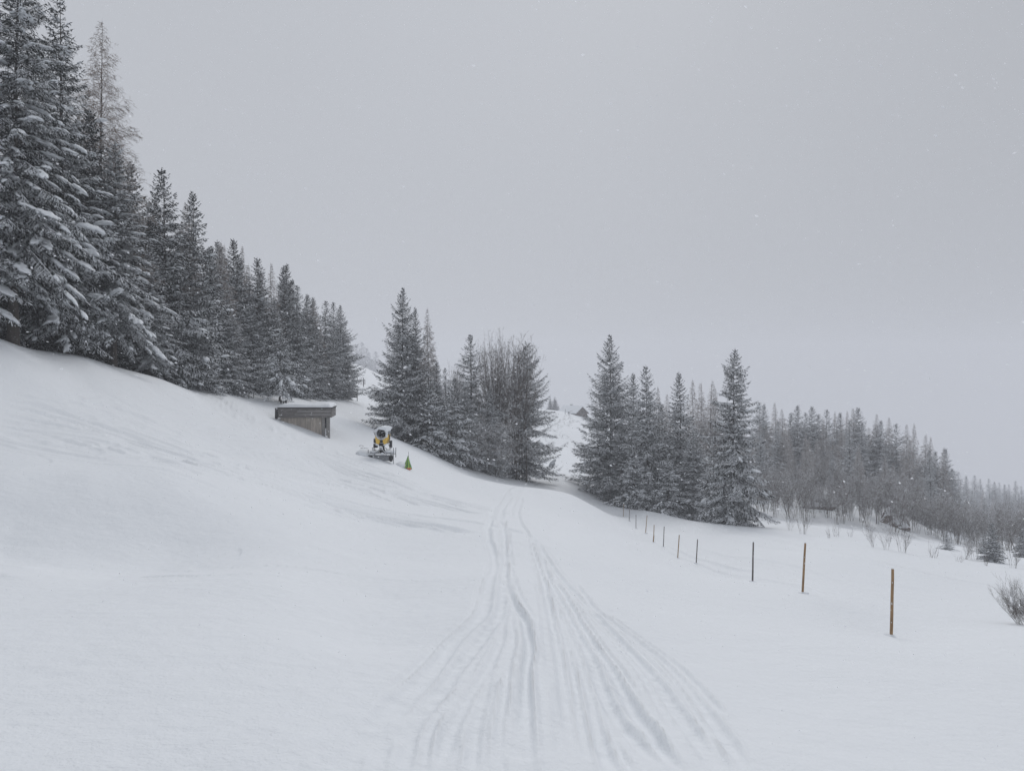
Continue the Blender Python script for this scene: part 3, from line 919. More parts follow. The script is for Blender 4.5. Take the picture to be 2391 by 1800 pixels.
def make_bare(seed, h=14., stems=1, spread=.35, levels=5, up=.5, r0=.12, mat='alder', lean=.1, split=3, seglen=.30, twigs=True, trunk_part=True, tww=.014, base=.6, nt=7):
    """leafless broadleaf tree or shrub: forking stems with fine upward twigs"""
    g = np.random.default_rng(seed)
    segs = [[], [], [], []]; tseg = [[], [], [], []]
    upv = np.array([0, 0, 1.])
    ends = []
    def grow(p, d, L, r, lev):
        n = 3 if lev else 4
        for i in range(n):
            d = d + g.normal(size=3) * (.10 + .03 * lev) + upv * .06 * up
            d /= np.linalg.norm(d)
            q = p + d * L / n
            r2 = max(r * .86, .003)
            tgt = tseg if lev == 0 and trunk_part else segs
            tgt[0].append(p); tgt[1].append(q); tgt[2].append(r); tgt[3].append(r2)
            p, r = q, r2
            if lev < levels and (lev > 0 or i >= 1):
                m = g.integers(1, split)
                for _ in range(m):
                    a = g.random() * 6.283
                    o = np.array([math.cos(a), math.sin(a), 0])
                    dd = d * (1 - spread) + o * spread * (1 + .3 * g.random()) + upv * up * .25
                    dd /= np.linalg.norm(dd)
                    grow(p, dd, L * (.45 + .25 * g.random()) * (1.0 if lev else .9), r * (.5 + .1 * g.random()), lev + 1)
        ends.append((p, d, L))
    for s_ in range(stems):
        a = g.random() * 6.28; o = np.array([math.cos(a), math.sin(a), 0]) * g.random() * lean * 1.2
        d = upv + o * (1.0 if stems > 1 else .3); d /= np.linalg.norm(d)
        grow(np.array([o[0] * base, o[1] * base, -.4]), d, h * (.62 if stems == 1 else .5 + .4 * g.random()), r0 * (.6 + .5 * g.random()), 0 if stems == 1 else 1)
    allseg = {k: [np.array(a) for a in sg] for k, sg in (('s', segs), ('t', tseg))}
    V2, F2 = tubes_np(allseg['s'], 3)
    Vs, Fs = [V2], [F2]
    if twigs and ends:
        pe = np.array([e[0] for e in ends]); de = np.array([e[1] for e in ends]); le = np.array([e[2] for e in ends])
        for k in range(nt):
            D = de * .6 + g.normal(size=de.shape) * (.25 if nt > 7 else .4) + upv * (.75 if nt > 7 else .25) * up
            v = fronds(pe - de * (le * .5 * g.random(len(le)))[:, None], D, np.clip(le * .6, .15, .6) * (1.6 if nt > 7 else 1.0) * (.5 + .8 * g.random(len(le))), np.full(len(le), tww), g.normal(size=de.shape))
            b = sum(len(a) for a in Vs)
            Fs.append(quads(len(le)) + b); Vs.append(v)
    Vv = np.concatenate(Vs)
    zmax = Vv[:, 2].max()
    k = h / zmax
    crown = nmesh("bare_crown", Vv * k, np.concatenate(Fs), M[mat])
    tr = None
    if trunk_part and tseg[0]:
        V3, F3 = tubes_np(allseg['t'], 7)
        tr = nmesh("bare_trunk", V3 * k, F3, M['bark_grey'], smooth=True)
    return dict(trunk=tr, crown=crown, h=h)

def make_fan(seed, h=18., Rf=3.2, n=80, mat='alder'):
    """leafless tree: many steep branches fanning out to a rounded brush of twigs"""
    g = np.random.default_rng(seed)
    segs = [[], [], [], []]; fr = []
    upv = np.array([0, 0, 1.])
    for i in range(n):
        az = g.random() * 6.283; rr = Rf * math.sqrt(g.random()); u = rr / Rf
        z0 = h * (.10 + .45 * g.random() * (1 - .4 * u))
        z1 = h * (.62 + .38 * math.sqrt(max(0, 1 - u * u * .75))) * (.82 + .18 * g.random())
        if g.random() < .3: z1 = z0 + (z1 - z0) * (.45 + .3 * g.random())
        hd = np.array([math.cos(az), math.sin(az), 0.])
        k = np.linspace(0, 1, 8)
        w = np.cumsum(g.normal(size=(8, 3)) * .07, 0) * (k[:, None] > 0)
        pts = hd[None] * (rr * k ** .75)[:, None] + upv[None] * (z0 + (z1 - z0) * k)[:, None] + w
        rb = .045 * (1 - .4 * u)
        for q in range(7):
            segs[0].append(pts[q]); segs[1].append(pts[q + 1]); segs[2].append(rb * (1 - k[q] * .85)); segs[3].append(rb * (1 - k[q + 1] * .85))
        m = 26
        t = .25 + .75 * g.random(m); f = t * 7; a = np.minimum(f.astype(int), 6); f = f - a
        p = pts[a] * (1 - f)[:, None] + pts[a + 1] * f[:, None]
        o = g.normal(size=(m, 3)); o[:, 2] = 0
        D = upv[None] * .9 + o * .42
        D /= np.linalg.norm(D, axis=1, keepdims=True)
        ll = (.5 + .9 * g.random(m)) * (1.1 - .4 * t)
        fr.append((p, D, ll, np.full(m, .026), g.normal(size=(m, 3))))
        for _ in range(3):
            v = .2 + .7 * g.random(m)
            fr.append((p + D * (ll * v)[:, None], D + g.normal(size=(m, 3)) * .35, ll * .45, np.full(m, .020), g.normal(size=(m, 3))))
    Pb = np.concatenate([f[0] for f in fr]); Dd = np.concatenate([f[1] for f in fr]); Ll = np.concatenate([f[2] for f in fr]); Ww = np.concatenate([f[3] for f in fr]); Nn = np.concatenate([f[4] for f in fr])
    V1 = fronds(Pb, Dd, Ll, Ww, Nn); F1 = quads(len(Pb))
    V2, F2 = tubes_np([np.array(a) for a in segs], 3)
    Vv = np.concatenate([V1, V2]); k = h / Vv[:, 2].max()
    crown = nmesh("bare_crown", Vv * k, np.concatenate([F1, F2 + len(V1)]), M[mat])
    return dict(trunk=trunk_mesh("bare_trunk", h * .8, .16, M['bark_grey'], g), crown=crown, h=h)

def place(proto, name, label, cat, x, y, h=None, rz=None, wide=1.0, group=None, z=None, parts=('trunk', 'crown', 'snow_load'), sink=0.0, names=None, tilt=0.0):
    s = 1.0 if h is None else h / proto['h']
    if z is None: z = gz(x, y)
    wide *= rnd.uniform(.92, 1.10)
    if not tilt: tilt = rnd.gauss(0, .018)
    t = thing(name, label, cat, (x, y, z - sink), (tilt, rnd.gauss(0, .015), rnd.uniform(0, 6.28) if rz is None else rz), (s * wide, s * wide, s), group)
    for p in parts:
        if proto.get(p) is not None:
            obj((names or {}).get(p, p), proto[p], t, kind='stuff' if p == 'snow_load' else None)
    for i, mt in proto.get('single') or []:
        o = obj('snow_clump', CLUMPS[i], t)
        o.matrix_local = mt
    return t

def px_place(proto, name, label, cat, px, top, d, **k):
    """stand a tree at photo column px and depth d so that its top reaches row `top`"""
    x = (px - CX) / FPX * d
    z = gz(x, d)
    h = (CY - top) / FPX * d - z
    return place(proto, name, label, cat, x, d, h=h, z=z, **k)

import time as _t
_t0 = _t.time()
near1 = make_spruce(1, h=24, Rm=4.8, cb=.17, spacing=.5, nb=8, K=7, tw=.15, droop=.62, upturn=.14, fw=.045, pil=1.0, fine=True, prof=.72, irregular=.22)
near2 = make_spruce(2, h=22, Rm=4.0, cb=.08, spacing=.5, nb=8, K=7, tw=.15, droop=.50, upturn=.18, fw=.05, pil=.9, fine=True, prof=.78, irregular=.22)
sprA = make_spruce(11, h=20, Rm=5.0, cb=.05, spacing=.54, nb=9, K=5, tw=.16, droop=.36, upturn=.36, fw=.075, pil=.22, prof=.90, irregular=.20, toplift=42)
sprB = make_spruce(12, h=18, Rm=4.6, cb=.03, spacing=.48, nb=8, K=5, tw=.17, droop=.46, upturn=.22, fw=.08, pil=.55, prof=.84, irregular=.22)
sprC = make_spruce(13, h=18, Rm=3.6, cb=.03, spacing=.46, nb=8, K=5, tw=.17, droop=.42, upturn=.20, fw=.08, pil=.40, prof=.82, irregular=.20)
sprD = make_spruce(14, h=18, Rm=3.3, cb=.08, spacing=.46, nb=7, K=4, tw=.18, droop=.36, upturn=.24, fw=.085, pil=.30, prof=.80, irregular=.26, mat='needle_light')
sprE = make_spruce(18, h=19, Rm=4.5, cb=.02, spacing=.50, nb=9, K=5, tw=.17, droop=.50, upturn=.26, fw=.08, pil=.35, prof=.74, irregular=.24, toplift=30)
def remat(proto, mat, name):
    m = proto['crown'].copy(); m.name = name; m.materials[0] = M[mat]
    return dict(proto, crown=m, single=None)
sprR = remat(sprD, 'needle_frost_haze', 'spruce_crown')
sprR2 = remat(sprC, 'needle_frost_haze', 'spruce_crown')
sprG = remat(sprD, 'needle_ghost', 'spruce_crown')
sprI = dict(remat(sprC, 'needle_bare', 'spruce_crown'), snow_load=None)
young = make_spruce(15, h=6, Rm=2.0, cb=.05, spacing=.40, nb=6, K=4, tw=.14, droop=.45, upturn=.16, fw=.06, pil=.95, prof=.9, irregular=.2, mat='needle_light')
youngd = make_spruce(17, h=6, Rm=1.9, cb=.02, spacing=.28, nb=8, K=5, tw=.12, droop=.45, upturn=.2, fw=.065, pil=.25, prof=.85, irregular=.15)
solo = make_spruce(16, h=8, Rm=2.9, cb=.24, spacing=.42, nb=6, K=5, tw=.15, droop=.62, upturn=.14, fw=.07, pil=1.0, prof=.8, irregular=.3, mat='needle_light')
larN = make_larch(21, h=25, Rm=4.8, cb=.12, spacing=.45, nb=6, tw=.08, tl=.8, rt=.010, prof=.9)
lar1 = make_larch(22, h=20, Rm=3.0, cb=.2, nb=7, tw=.075, tl=.7, rt=.015, prof=.95)
lar2 = make_larch(23, h=18, Rm=2.5, cb=.12, nb=7, tw=.075, tl=.65, rt=.018, prof=.95)
bare1 = make_fan(31, h=18, Rf=3.1, n=125)
bare2 = make_fan(36, h=16, Rf=2.4, n=90)
sprF = make_spruce(19, h=19, Rm=4.6, cb=.06, spacing=.55, nb=8, K=5, tw=.17, droop=.40, upturn=.40, fw=.08, pil=.35, prof=.72, irregular=.34, toplift=48)
arch = make_bare(33, h=9, stems=7, spread=.46, levels=4, up=.15, r0=.055, lean=1.0, split=3, mat='alder_snowy', tww=.03)
ald = [make_bare(40 + i, h=6, stems=8, spread=.28, levels=3, up=1.0, r0=.032, lean=.22, split=3, trunk_part=False, base=3.0) for i in range(3)]
poles = [make_bare(50 + i, h=9, stems=7, spread=.20, levels=4, up=1.3, r0=.045, lean=.10, split=3, trunk_part=False, tww=.022, base=7.0) for i in range(3)]
tuft = [make_bare(60 + i, h=1.6, stems=6, spread=.28, levels=2, up=.6, r0=.014, lean=.6, split=2, trunk_part=False, twigs=False) for i in range(2)]
bush = make_bare(65, h=1.9, stems=38, spread=.30, levels=4, up=.7, r0=.014, lean=.8, split=3, trunk_part=False, twigs=False)
print("protos", _t.time() - _t0)
SN = {'trunk': 'trunk', 'crown': 'crown', 'snow_load': 'snow_load'}
BN = {'trunk': 'trunk', 'crown': 'branches'}

# ---- left forest edge, near to far -------------------------------------------------
GL = "trees of the left forest edge"
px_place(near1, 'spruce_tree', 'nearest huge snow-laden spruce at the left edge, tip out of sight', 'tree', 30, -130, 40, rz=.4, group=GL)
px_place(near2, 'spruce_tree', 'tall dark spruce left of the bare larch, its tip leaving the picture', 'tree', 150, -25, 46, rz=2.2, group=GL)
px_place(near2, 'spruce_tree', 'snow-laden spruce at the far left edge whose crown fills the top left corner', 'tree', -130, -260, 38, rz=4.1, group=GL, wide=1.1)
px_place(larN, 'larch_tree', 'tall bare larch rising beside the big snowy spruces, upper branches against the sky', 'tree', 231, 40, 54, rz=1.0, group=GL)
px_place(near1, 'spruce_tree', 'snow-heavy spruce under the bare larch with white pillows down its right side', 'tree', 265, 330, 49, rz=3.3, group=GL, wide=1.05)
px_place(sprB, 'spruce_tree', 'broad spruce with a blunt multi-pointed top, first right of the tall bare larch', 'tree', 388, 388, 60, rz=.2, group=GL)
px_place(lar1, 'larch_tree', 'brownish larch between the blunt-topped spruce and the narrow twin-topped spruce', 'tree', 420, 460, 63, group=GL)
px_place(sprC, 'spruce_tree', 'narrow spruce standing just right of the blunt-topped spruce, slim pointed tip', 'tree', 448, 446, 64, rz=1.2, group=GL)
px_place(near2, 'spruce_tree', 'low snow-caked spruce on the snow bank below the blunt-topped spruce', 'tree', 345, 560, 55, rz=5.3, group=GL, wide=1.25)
px_place(sprB, 'spruce_tree', 'short snowy spruce with a bare trunk foot at the lip of the snow bank', 'tree', 460, 690, 62, rz=2.0, group=GL, wide=1.1)
for (px, top, d, pr, lab) in [
    (515, 558, 74, lar1, 'brown-tipped larch at the first step down of the left tree line'),
    (495, 575, 72, sprC, 'grey spruce half hidden behind the first brown-tipped larch'),
    (551, 594, 78, sprD, 'slim spruce just right of the brown-tipped larch'),
    (585, 615, 84, lar2, 'pale larch top peeking out left of the dark pointed spruce'),
    (604, 600, 82, sprC, 'dark pointed spruce in the middle of the left tree line'),
    (636, 610, 86, lar2, 'thin pale larch right of the dark pointed spruce'),
    (672, 644, 88, sprC, 'spruce with a sharp tip right of the thin pale larch'),
    (694, 664, 92, sprD, 'second sharp tip right of the thin pale larch'),
    (714, 685, 95, sprC, 'small-topped spruce left of the last cluster of the forest edge'),
    (733, 694, 99, lar2, 'larch among the last cluster of the left forest edge'),
    (755, 700, 103, sprD, 'third spruce from the right end of the left forest edge'),
    (775, 704, 108, sprD, 'second spruce from the right end of the left forest edge'),
    (793, 713, 112, sprA, 'last spruce at the right end of the left forest edge, branches reaching right'),
    (530, 700, 70, sprB, 'lower snowy spruce below the slim spruce of the left tree line'),
    (590, 720, 79, sprB, 'snow-flecked spruce standing low left of the solitary trunk tree'),
    (640, 700, 84, sprD, 'spruce directly behind the tree with the bare trunk above the shed'),
    (690, 740, 88, sprB, 'snow-flecked spruce right of the bare-trunked tree above the shed'),
    (740, 760, 98, sprC, 'spruce whose skirts end in the snow above the right half of the shed'),
    (770, 800, 105, sprB, 'low spruce at the foot of the last cluster of the left edge'),
]:
    px_place(pr, 'larch_tree' if pr in (lar1, lar2) else 'spruce_tree', lab, 'tree', px, top, d, group=GL, wide=1.15)
px_place(solo, 'spruce_tree', 'small snowy spruce with bare lower trunk standing right above the shed', 'tree', 653, 772, 74, group=GL, wide=1.0)
fg = random.Random(5)
cnt = 0
for row, (xo, hmin, hmax) in enumerate([(-31.5, 15, 19), (-36, 15, 20), (-41, 16, 21), (-47, 16, 21)]):
    y = 40 + row * 1.5
    while y < 122 - row * 4:
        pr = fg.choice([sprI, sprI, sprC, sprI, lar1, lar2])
        x = xo + fg.uniform(-1.8, 1.8)
        h = fg.uniform(hmin, hmax) * (1.0 if y < 60 else .92)
        place(pr, 'larch_tree' if pr in (lar1, lar2) else 'spruce_tree',
              'bare larch hidden deep among the spruces of the left forest' if pr in (lar1, lar2) else 'dark spruce standing behind the front row of the left forest', 'tree',
              x, y, h=h, group='trees inside the left forest')
        cnt += 1
        y += fg.uniform(4.0, 6.5)
# dark understorey seen beneath the nearest trees
for i in range(16):
    y = 36 + i * 2.4; x = -31 - fg.uniform(0, 6)
    place(sprI, 'spruce_tree', 'dark spruce standing behind the front row of the left forest', 'tree', x, y, h=fg.uniform(8, 12), wide=1.5, group='trees inside the left forest')

# ---- centre clump -------------------------------------------------------------------
GC = "trees of the clump behind the snow cannon"
px_place(sprA, 'spruce_tree', 'tallest spruce of the middle clump, directly behind the snow cannon', 'tree', 937, 672, 88, rz=.3, group=GC, wide=1.0)
px_place(sprC, 'spruce_tree', 'slimmer spruce leaning against the right side of the tallest middle spruce', 'tree', 971, 716, 91, rz=.8, group=GC, wide=.75)
px_place(lar1, 'larch_tree', 'bare larch sticking up alone right of the tallest middle spruce', 'tree', 1004, 712, 90, rz=2.1, group=GC, wide=.85)
px_place(sprC, 'spruce_tree', 'small dark spruce at the foot of the lone bare larch', 'tree', 1019, 842, 88, group=GC)
px_place(young, 'spruce_tree', 'snow-plastered young spruce in front of the bare larch', 'tree', 1005, 890, 85, rz=1.1, group=GC, wide=1.2)
px_place(sprD, 'spruce_tree', 'little spruce tip in the dip of the middle clump', 'tree', 1043, 858, 92, group=GC)
px_place(young, 'spruce_tree', 'low snowy spruce right of the snow-plastered young one', 'tree', 1050, 905, 87, group=GC, wide=1.3)
px_place(sprD, 'spruce_tree', 'brownish pointed spruce left of the leafless broadleaf trees', 'tree', 1098, 780, 98, rz=.5, group=GC, wide=1.35)
px_place(bare2, 'bare_tree', 'faint leafless tree behind the brownish pointed spruce', 'tree', 1070, 832, 106, group=GC, names=BN, wide=.7)
px_place(bare1, 'bare_tree', 'leafless broadleaf tree with a wide fan of twigs, left one of the pair', 'tree', 1160, 763, 98, rz=1.0, group=GC, names=BN, wide=1.1)
px_place(bare2, 'bare_tree', 'leafless broadleaf tree with upright twigs, right one of the pair', 'tree', 1205, 772, 99, rz=2.6, group=GC, names=BN, wide=1.15)
px_place(sprF, 'spruce_tree', 'spruce closing the middle clump on the right, branches reaching over the piste', 'tree', 1226, 800, 100, rz=1.9, group=GC, wide=1.0)
px_place(sprB, 'spruce_tree', 'spruce buried in the middle clump beneath the leafless trees', 'tree', 1140, 905, 94, rz=.9, group=GC, wide=1.1)
px_place(sprB, 'spruce_tree', 'snow-flecked spruce low in the clump below the brownish pointed spruce', 'tree', 1085, 900, 92, rz=2.9, group=GC, wide=1.1)
px_place(sprC, 'spruce_tree', 'dark spruce filling the gap behind the snow-plastered young one', 'tree', 1060, 880, 95, rz=2.0, group=GC, wide=1.3)
px_place(arch, 'bare_tree', 'snow-lined alder arching out in front of the middle clump', 'tree', 1150, 910, 92, rz=.2, group=GC, names=BN, wide=.95)
px_place(arch, 'bare_tree', 'low alder with white upper edges left of the arching one', 'tree', 1105, 930, 91, rz=4.2, group=GC, names=BN, wide=1.4)
for i, (px, d) in enumerate([(1213, 98), (1219, 99), (1229, 97), (1205, 97), (1196, 98)]):
    x = (px - CX) / FPX * d
    t = thing('tree_trunk', 'thin bare trunk under the right end of the middle clump', 'trunk', (x, d, gz(x, d)), (0, 0, 0), (1, 1, 1), 'bare trunks below the middle clump')
    MB().tube([(0, 0, -.5), (.02, 0, 2.5), (.1 * fg.uniform(-1, 1), .05, 7)], [.11, .10, .05], 7).build('stem', M['bark'], t, smooth=True)

# ---- right group --------------------------------------------------------------------
GR_ = "big spruces right of the piste"
px_place(sprA, 'spruce_tree', 'leftmost and tallest of the big spruces right of the piste', 'tree', 1428, 782, 106, rz=.1, group=GR_, wide=1.08)
px_place(sprC, 'spruce_tree', 'thin spruce tip hidden behind the leftmost big spruce', 'tree', 1474, 870, 112, group=GR_)
px_place(sprB, 'spruce_tree', 'second big spruce right of the piste, beside the tallest one', 'tree', 1515, 852, 97, rz=1.4, group=GR_, wide=.85)
px_place(sprC, 'spruce_tree', 'dark slim spruce, third of the big spruces right of the piste', 'tree', 1591, 868, 98, rz=.6, group=GR_, wide=1.0)
px_place(sprE, 'spruce_tree', 'broad spruce standing clear on the right, skirts touching the snow beyond the posts', 'tree', 1706, 813, 83, rz=2.7, group=GR_, wide=.98)
px_place(young, 'spruce_tree', 'short snowy spruce at the foot of the second big spruce', 'tree', 1480, 1040, 94, group=GR_, wide=1.2)
px_place(young, 'spruce_tree', 'short snowy spruce between the dark slim spruce and the broad one', 'tree', 1560, 1060, 92, group=GR_, wide=1.2)
px_place(sprB, 'spruce_tree', 'low snowy spruce under the dark slim spruce', 'tree', 1620, 1000, 94, group=GR_, wide=1.3)
px_place(sprB, 'spruce_tree', 'bushy spruce under the open branches of the leftmost big spruce', 'tree', 1450, 985, 102, group=GR_, wide=1.2)
px_place(sprC, 'spruce_tree', 'spruce filling the gap between the second and the dark slim spruce', 'tree', 1550, 940, 104, group=GR_, wide=1.3)

# ---- right forest -------------------------------------------------------------------
GF = "trees of the hazy right forest"
S_, L_ = 's', 'l'
right = [(1540, 900, 150, L_), (1556, 915, 155, L_), (1617, 884, 150, L_), (1640, 888, 152, L_), (1653, 886, 150, L_), (1668, 900, 150, L_),
    (1771, 938, 150, S_), (1782, 942, 152, S_), (1814, 937, 148, L_), (1827, 951, 150, L_), (1847, 962, 152, S_), (1864, 945, 150, S_), (1881, 962, 152, S_),
    (1901, 947, 150, S_), (1914, 966, 152, S_), (1929, 955, 150, S_), (1950, 959, 152, L_), (1959, 962, 153, S_), (1976, 957, 150, L_), (1996, 949, 150, L_),
    (2009, 950, 149, S_), (2041, 962, 148, L_), (2048, 980, 146, S_), (2073, 970, 146, L_), (2096, 988, 144, S_), (2119, 986, 143, L_), (2130, 986, 145, L_),
    (2157, 1010, 142, L_), (2170, 1018, 142, L_), (2180, 1051, 140, S_), (2202, 1042, 138, L_), (2209, 1046, 140, S_), (2226, 1092, 150, S_),
    (2239, 1101, 220, S_), (2253, 1110, 230, S_), (2276, 1109, 235, S_), (2290, 1118, 240, S_), (2311, 1117, 250, S_), (2322, 1124, 250, S_), (2333, 1126, 255, S_),
    (2345, 1130, 260, S_), (2357, 1130, 260, S_), (2372, 1122, 262, S_), (2385, 1134, 265, S_), (2400, 1130, 265, S_)]
lar_l = ['pale larch top on the skyline of the hazy right forest', 'bare larch on the hazy ridge right of the broad spruce']
ORD = ['first', 'second', 'third', 'fourth', 'fifth', 'sixth', 'seventh', 'eighth', 'ninth', 'tenth', 'eleventh', 'twelfth', 'thirteenth', 'fourteenth', 'fifteenth', 'sixteenth', 'seventeenth']
ocnt = {}
for i, (px, top, d, k) in enumerate(right):
    if px < 1700:
        lab = 'faint larch tops showing between the big right-hand spruces'; grp = 'faint larches behind the big spruces'
    elif px > 2230:
        lab = 'distant spruce in the fading tree line at the right picture edge'; grp = 'distant spruces at the right edge'
    elif k == L_:
        lab = 'bare larch on the skyline of the hazy right forest'; grp = 'larches on the skyline of the right forest'
    else:
        lab = 'grey spruce on the skyline of the hazy right forest'; grp = 'spruces on the skyline of the right forest'
    n_o = ocnt.get(grp, 0); ocnt[grp] = n_o + 1
    lab = ORD[n_o] + ' from the left: ' + lab
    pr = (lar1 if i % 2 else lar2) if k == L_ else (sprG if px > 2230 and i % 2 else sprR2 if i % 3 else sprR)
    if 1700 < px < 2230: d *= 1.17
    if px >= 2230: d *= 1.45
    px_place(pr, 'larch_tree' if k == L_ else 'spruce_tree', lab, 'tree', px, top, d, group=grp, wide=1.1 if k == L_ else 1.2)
fg = random.Random(9)
for i in range(64):
    px = fg.uniform(1735, 2235)
    d = fg.uniform(138, 190)
    x = (px - CX) / FPX * d
    z = gz(x, d)
    sky_top = np.interp(px, [1700, 1800, 2000, 2100, 2170, 2240, 2300], [955, 955, 960, 990, 1030, 1110, 1125])
    h = (CY - sky_top - fg.uniform(18, 95)) / FPX * d - z
    if h < 5: continue
    pr = fg.choice([lar1, lar2, lar1, sprR2, sprR])
    lar_ = pr in (lar1, lar2)
    place(pr, 'larch_tree' if lar_ else 'spruce_tree',
          'brownish larch below the skyline of the hazy right forest' if lar_ else 'grey spruce below the skyline of the hazy right forest', 'tree', x, d, h=min(h, 20), z=z, wide=1.1,
          group='trees inside the right forest')
for i in range(46):
    px = fg.uniform(2215, 2470); d = fg.uniform(200, 400)
    x = (px - CX) / FPX * d; z = gz(x, d)
    top = np.interp(px, [2200, 2240, 2391, 2470], [1100, 1115, 1140, 1150]) + fg.uniform(8, 60)
    h = (CY - top) / FPX * d - z
    if h < 5: continue
    pr = fg.choice([sprR2, sprG, lar2])
    place(pr, 'larch_tree' if pr is lar2 else 'spruce_tree', 'blurred tree on the misty slope at the right picture edge', 'tree', x, d, h=min(h, 24), z=z, wide=1.2, group='misty trees at the right edge')
# leafless alder belt along the forest foot
for i in range(85):
    px = 1765 + i * 7.4 + fg.uniform(-9, 9)
    d = np.interp(px, [1770, 1900, 2080, 2240, 2391], [102, 109, 111, 113, 110]) + fg.uniform(-2, 26)
    x = (px - CX) / FPX * d
    pr = poles[i % 3] if i % 4 else ald[i % 3]
    place(pr, 'bare_shrub', 'slender leafless alder stems along the foot of the right forest', 'shrub', x, d, h=fg.uniform(6, 11) if i % 4 else fg.uniform(3.5, 6), group='leafless alders at the forest foot', names=BN, wide=1.2)
def ppx(px, py):
    p = ground_px(px, py); return float(p[0]), float(p[1])
for (px, py, hh, pr, lab) in [
    (1845, 1236, 3.2, ald[0], 'low leafless bush standing free of the forest right of the broad spruce'),
    (1875, 1243, 3.4, ald[1], 'thin forked bush in the snow just left of the tall brown post line'),
    (1935, 1252, 1.9, tuft[0], 'small twiggy tuft poking from the snow below the alder belt'),
    (1958, 1250, 1.8, tuft[1], 'sparse upright twigs below the middle of the alder belt'),
    (1985, 1252, 1.5, tuft[0], 'three short twigs beside the sparse upright ones'),
    (2040, 1278, 2.6, ald[2], 'left half of the bushy twig cluster on the right meadow'),
    (2070, 1284, 2.8, ald[0], 'middle of the bushy twig cluster on the right meadow'),
    (2108, 1290, 3.0, ald[1], 'right end of the bushy twig cluster on the right meadow'),
    (2172, 1300, 1.6, tuft[1], 'single small sprig right of the twig cluster on the meadow'),
    (2255, 1305, 2.6, ald[2], 'leafless bush left of the dark young spruce on the right'),
    (2275, 1306, 3.6, ald[0], 'taller leafless bush touching the dark young spruce'),
    (2302, 1320, 1.4, tuft[0], 'tiny twig tuft in front of the dark young spruce'),
    (2366, 1326, 2.4, ald[1], 'leafless bush between the two dark young spruces at the right edge'),
    (2235, 1311, 1.0, tuft[1], 'few stalks in the snow left of the leafless bush pair')]:
    x, y = ppx(px, py)
    place(pr, 'bare_shrub', lab, 'shrub', x, y, h=hh, names=BN)
x, y = ppx(2318, 1311); place(youngd, 'spruce_tree', 'dark young spruce on the meadow near the right picture edge', 'tree', x, y, h=90 / FPX * y, wide=1.1, group='young spruces on the meadow')
x, y = ppx(2388, 1300); place(youngd, 'spruce_tree', 'young spruce cut off by the right picture edge', 'tree', x, y, h=70 / FPX * y, wide=1.0, group='young spruces on the meadow')
x, y = ppx(2352, 1300); place(young, 'spruce_tree', 'little spruce between the two dark young spruces', 'tree', x, y + 4, h=2.4, wide=1.3, group='young spruces on the meadow')
x, y = ppx(2211, 1286); place(young, 'spruce_tree', 'tiny spruce seedling poking out of the meadow snow', 'tree', x, y, h=2.0, wide=1.4, group='young spruces on the meadow')
x, y = (2402 - CX) / FPX * 19.5, 19.5
place(bush, 'bare_shrub', 'reddish-brown leafless bush at the lower right picture edge', 'shrub', x, y, h=1.65, names=BN, wide=.95)

# snow-covered rocks in the right forest
for (px, py, d, r, sd_, lab) in [(1905, 1150, 124, (2.8, 1.6, 1.3), 3, 'brown rock ledge under snow left in the right forest'),
                                 (2088, 1172, 120, (2.3, 1.6, 2.0), 4, 'snow-covered boulder with a bare brown face in the right forest'),
                                 (2108, 1192, 118, (1.2, 1.0, .9), 8, 'smaller boulder at the right foot of the bare-faced one')]:
    x, y, z = P(px, py, d)
    MB().blob((0, 0, 0), r, sd_, 4, amp=.26).build('rock', M['rock'], None, loc=(x, y, gz(x, y) + r[2] * .15), label=lab, category='rock')

# ---- far away ------------------------------------------------------------------------
for (px, top, d) in [(772, 800, 430), (790, 790, 440), (806, 800, 440), (818, 812, 450), (832, 806, 440), (842, 798, 450), (852, 812, 440), (862, 822, 450), (875, 820, 450), (800, 815, 420), (848, 828, 430), (868, 838, 430), (784, 818, 425)]:
    d *= 2.0
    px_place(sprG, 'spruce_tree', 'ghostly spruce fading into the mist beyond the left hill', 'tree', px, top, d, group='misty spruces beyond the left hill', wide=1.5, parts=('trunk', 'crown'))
px_place(sprE, 'spruce_tree', 'left one of two hazy trees on the skyline left of the far hut', 'tree', 1284, 928, 375, wide=1.1)
px_place(sprA, 'spruce_tree', 'right one of two hazy trees on the skyline left of the far hut', 'tree', 1296, 926, 372, wide=1.5)
px_place(sprD, 'spruce_tree', 'tiny tree tip behind the roof of the far hut', 'tree', 1316, 946, 400, wide=1.2)
px_place(lar2, 'larch_tree', 'hazy bare tree behind the dip right of the far hut', 'tree', 1392, 930, 360)

